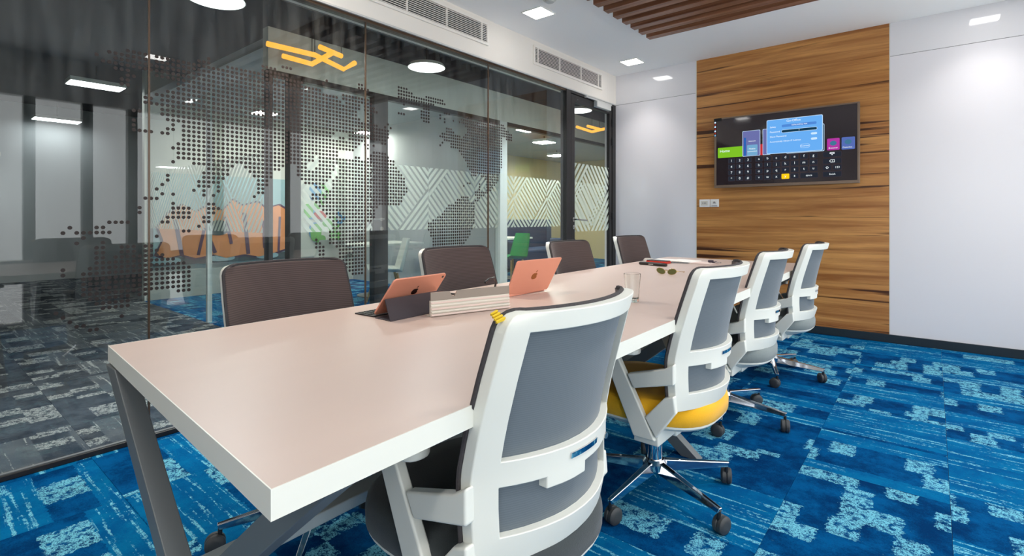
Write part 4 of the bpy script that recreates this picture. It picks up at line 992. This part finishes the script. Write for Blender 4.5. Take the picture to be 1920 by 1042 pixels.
for k, (a, l) in enumerate(((10, 0.06), (-25, 0.055), (48, 0.05), (95, 0.045))):
    kk = MB().lathe([(0.0, 0.0), (0.011, 0.0), (0.011, 0.003), (0.0, 0.003)], 12, (0.012, 0, 0.0032 * k)).box(0.02, l, -0.003, 0.003, 0.0032 * k, 0.0032 * k + 0.0025).build('key', 'key_dark', t); kk.rotation_euler = (0, 0, R(a))
MB().prism(rrect(-0.028, 0.012, -0.016, 0.016, 0.008), lambda u, v: (u, v, 0.004), lambda u, v: (u, v, 0.02)).build('key_fob', 'key_dark', t, bevel=0.003)
MB().tube([(0.012 * math.cos(R(a)), 0.012 * math.sin(R(a)), 0.016) for a in range(0, 361, 30)], 0.0014, 6, False).build('key_ring', 'steel_satin', t)
tag(tg.build('yellow_tag', 'yellow_tag'), 'small torn yellow tag on the top corner of the near right chair', 'tag')

# ================================================================== THINGS BEYOND THE GLASS
def disk_lamp(x, y, label, z=2.55):
    t = tag(empty('pendant_lamp', (x, y, z)), label, 'light', 'round corridor lamps')
    MB().lathe([(0.0, 0.03), (0.165, 0.03), (0.182, 0.0), (0.176, 0.0), (0.0, 0.012)], 36).build('housing', 'plastic_white', t, smooth=40)
    MB().lathe([(0.0, -0.012), (0.11, -0.010), (0.165, -0.002), (0.176, 0.0), (0.0, 0.004)], 36).build('diffuser', 'lamp_disk', t, smooth=60)
    MB().tube([(0, 0, 0.03), (0, 0, 0.50)], 0.006, 8).build('stem', 'plastic_black', t)
    l = bpy.data.lights.new('lamp_beam', 'AREA'); l.shape = 'DISK'; l.size = 0.30; l.energy = OFFICE * 3.2; l.color = (0.95, 0.98, 1.0); l.spread = R(145)
    lo = bpy.data.objects.new('lamp_beam', l); col.objects.link(lo); lo.parent = t; lo.location = (0, 0, -0.016)
disk_lamp(-0.685, 1.368, 'round white corridor lamp at the top of the second glass pane')
disk_lamp(-0.792, 3.297, 'round white corridor lamp over the third glass pane')
disk_lamp(-0.733, 5.955, 'round white corridor lamp seen through the glass door')
def office_lamp(x, y, z, label, sx=0.6, sy=0.12, mat='lamp_office'):
    t = tag(empty('office_lamp', (x, y, z)), label, 'light', 'long lamps of the office beyond the glass')
    MB().box(-sx / 2 - 0.01, sx / 2 + 0.01, -sy / 2 - 0.01, sy / 2 + 0.01, 0.0, 0.05).build('housing', 'plastic_white', t)
    MB().box(-sx / 2, sx / 2, -sy / 2, sy / 2, -0.006, 0.0).build('diffuser', mat, t)
    MB().tube([(0, 0, 0.05), (0, 0, (3.05 if mat == 'lamp_office' else 2.62) - z)], 0.008, 8).build('stem', 'plastic_black', t)
office_lamp(-5.36, 1.68, 2.80, 'long white lamp high behind the leftmost glass pane', 0.3, 0.55)
office_lamp(-8.6, 1.80, 2.76, 'long white lamp lower behind the leftmost glass pane', 0.3, 0.6)
office_lamp(-8.2, 0.80, 2.05, 'small white lamp at the far left behind the leftmost glass pane', 0.3, 0.5)
office_lamp(-3.97, 3.2, 2.50, 'white cabin lamp shining through the map of Asia', 0.25, 0.25, 'lamp_cabin')
office_lamp(-4.28, 5.0, 2.50, 'white cabin lamp shining through the map of Europe', 0.25, 0.25, 'lamp_cabin')
office_lamp(-2.00, 6.5, 2.50, 'white lamp in the cream cabin left of the door', 0.3, 0.3, 'lamp_cabin')
office_lamp(-2.62, 7.76, 2.50, 'farther white lamp in the cream cabin left of the door', 0.3, 0.3, 'lamp_cabin')
office_lamp(-3.6, 9.6, 2.50, 'farthest white lamp in the cream cabin', 0.3, 0.3, 'lamp_cabin')
def zigzag(z, lines, label):
    o0 = lines[0][0]; t = tag(empty('zigzag_lamp', (o0[0], o0[1], z)), label, 'light', 'amber zigzag lamps')
    for ln_ in lines: MB().tube([(x - o0[0], y - o0[1], 0) for x, y in ln_], 0.022, 8).build('tube', 'lamp_amber', t, smooth=50)
    for ln_ in lines: x, y = ln_[1]; MB().tube([(x - o0[0], y - o0[1], 0), (x - o0[0], y - o0[1], 3.05 - z)], 0.003, 6).build('wire', 'plastic_black', t)
zigzag(2.45, [[(-1.0, 1.854), (-0.97, 2.236), (-1.15, 2.62), (-0.907, 2.574)], [(-1.20, 2.08), (-1.225, 2.353), (-0.789, 2.297)], [(-0.752, 2.157), (-0.825, 2.392)]], 'amber zigzag tube lamp hanging in the corridor behind the upper glass')
zigzag(2.45, [[(-1.11, 6.51), (-1.16, 7.03), (-0.80, 6.89)], [(-0.95, 6.55), (-0.95, 6.9)]], 'amber zigzag tube lamp seen through the top of the glass door')

# graffiti panel and splash panel (generic) on the cabin back wall
t = tag(empty('graffiti_panel', (-4.97, 3.15, 0.45)), 'wall graffiti with fat orange letters behind the dotted map', 'mural')
MB().box(-0.02, 0.0, -0.95, 1.05, 0.0, 1.25).build('panel', 'mural_sky', t)
MB().box(0.0, 0.004, -0.95, 1.05, 0.0, 0.10).build('dark_band', 'mural_dark', t)
def blob(y, z, w_, h_, e=0.5):
    return [(y + w_ / 2 * math.copysign(abs(math.cos(a)) ** e, math.cos(a)), z + h_ / 2 * math.copysign(abs(math.sin(a)) ** e, math.sin(a))) for a in [2 * math.pi * k / 28 for k in range(28)]]
edge_ = [(-0.92, 0.16), (-0.80, 0.10), (-0.62, 0.14), (-0.45, 0.08), (-0.22, 0.12), (-0.05, 0.06), (0.20, 0.10), (0.42, 0.05), (0.66, 0.10), (0.86, 0.16), (0.92, 0.34), (0.86, 0.56), (0.90, 0.74), (0.72, 0.84), (0.52, 0.78), (0.40, 0.88), (0.18, 0.82), (0.04, 0.90), (-0.10, 0.74), (-0.26, 0.84), (-0.44, 0.72), (-0.60, 0.82), (-0.78, 0.70), (-0.90, 0.52), (-0.84, 0.34)]
MB().prism([(y * 1.03, 0.46 + (z - 0.46) * 1.07) for y, z in edge_], lambda u, v: (0.004, u, v), lambda u, v: (0.008, u, v)).build('letter_outline', 'mural_purple', t)
MB().prism(edge_, lambda u, v: (0.008, u, v), lambda u, v: (0.014, u, v)).build('letters', 'mural_orange', t)
for y0_, z0_, y1_, z1_, w_ in ((-0.62, 0.12, -0.70, 0.62, 0.05), (-0.42, 0.12, -0.34, 0.50, 0.04), (-0.20, 0.14, -0.28, 0.36, 0.05), (0.02, 0.26, -0.06, 0.66, 0.045), (0.26, 0.10, 0.20, 0.72, 0.055), (0.50, 0.18, 0.48, 0.60, 0.04), (0.72, 0.12, 0.74, 0.66, 0.035)):
    MB().bar((0.016, y0_, z0_), (0.016, y1_, z1_), w_, 0.005, (1, 0, 0)).build('letter_stroke', 'mural_purple', t)
MB().prism(blob(-0.16, 0.50, 0.30, 0.22, 0.9), lambda u, v: (0.013, u, v), lambda u, v: (0.017, u, v)).build('smudge', 'mural_dark', t)
for y_ in (-0.8, -0.1, 0.55): MB().prism(blob(y_, 0.06, 0.34, 0.09, 0.8), lambda u, v: (0.006, u, v), lambda u, v: (0.010, u, v)).build('foam_curl', 'mural_sky', t)
t = tag(empty('splash_panel', (-4.97, 4.6, 0.45)), 'green and blue splashed wall picture behind the map of Africa', 'mural')
MB().box(-0.02, 0.0, -0.38, 0.62, 0.0, 1.3).build('panel', 'mural_pale', t)
rnd = random.Random(4)
for k in range(16):
    m_ = rnd.choice(('mural_green', 'mural_green', 'mural_blue', 'mural_pale', 'mural_red'))
    y, z = rnd.uniform(-0.26, 0.48), rnd.uniform(0.1, 1.15); d = 0.003 + 0.0015 * k
    MB().prism(blob(y, z, rnd.uniform(0.12, 0.24), rnd.uniform(0.12, 0.34), 0.8), lambda u, v: (0.001, u, v), lambda u, v: (d, u, v)).build('splash', m_, t)
# shell chairs and tables in the cabins
def shell_chair(x, y, rz, mat, label):
    t = tag(empty('shell_chair', (x, y, 0), rz), label, 'chair', 'moulded shell chairs in the cabins')
    def SP(u, v, o):   # v 0..1 seat front to back top
        xx = u * (0.23 - 0.02 * v); e = u * u
        if v < 0.5: return (xx, 0.22 - v * 0.84, 0.44 - 0.03 * math.sin(v * math.pi) + 0.05 * e + o)
        q_ = (v - 0.5) / 0.5; return (xx * (1 - 0.15 * q_ * q_), -0.20 - 0.10 * q_ + 0.06 * e + o * 0.5, 0.41 + 0.42 * q_ + 0.05 * e * (1 - q_) + o * 0.5)
    MB().shell(SP, [-1 + 0.2 * k for k in range(11)], [k / 14 for k in range(15)], None, -0.005, 0.005).build('shell', mat, t, smooth=60)
    for sx in (-1, 1):
        for sy in (-1, 1): MB().tube([(sx * 0.12, sy * 0.12, 0.40), (sx * 0.23, sy * 0.22, 0.0)], [0.016, 0.010], 8).build('leg', 'wood_leg', t, smooth=50)
    return t
shell_chair(-2.35, 3.05, R(200), 'shell_white', 'white shell chair with wooden legs left of the cabin door post')
shell_chair(-2.35, 3.98, R(150), 'shell_white', 'white shell chair with wooden legs right of the cabin door post')
shell_chair(-2.40, 6.55, R(170), 'shell_green', 'green shell chair in the cream cabin')
def cafe_table(x, y, label, lx=1.2, ly=0.7):
    t = tag(empty('cafe_table', (x, y, 0)), label, 'table', 'tables in the cabins')
    MB().box(-ly / 2, ly / 2, -lx / 2, lx / 2, 0.71, 0.74).build('top', 'shell_white', t, bevel=0.004)
    MB().tube([(0, 0, 0.03), (0, 0, 0.71)], 0.03, 12).build('pedestal', 'leg_grey', t); MB().lathe([(0.25, 0), (0.25, 0.012), (0.03, 0.03), (0, 0.03)], 24).build('foot', 'leg_grey', t)
cafe_table(-3.1, 4.35, 'white pedestal table in the nearer cabin'); cafe_table(-3.0, 7.1, 'white pedestal table in the cream cabin', 0.7)
t = tag(empty('blue_sofa', (-3.7, 8.9, 0)), 'dark blue sofa in the cream cabin left of the door', 'sofa')
MB().box(-0.4, 0.4, -0.95, 0.95, 0.08, 0.44).build('seat', 'sofa_blue', t, bevel=0.04); MB().box(-0.45, -0.2, -0.95, 0.95, 0.30, 1.05).build('backrest', 'sofa_blue', t, bevel=0.05)
for s in (-1, 1): MB().box(-0.4, 0.4, s * 0.95 - 0.1, s * 0.95 + 0.1, 0.08, 0.62).build('armrest', 'sofa_blue', t, bevel=0.04)
for x in (-0.35, 0.35):
    for y in (-0.9, 0.9): MB().box(x - 0.03, x + 0.03, y - 0.03, y + 0.03, 0, 0.09).build('foot', 'plastic_black', t)
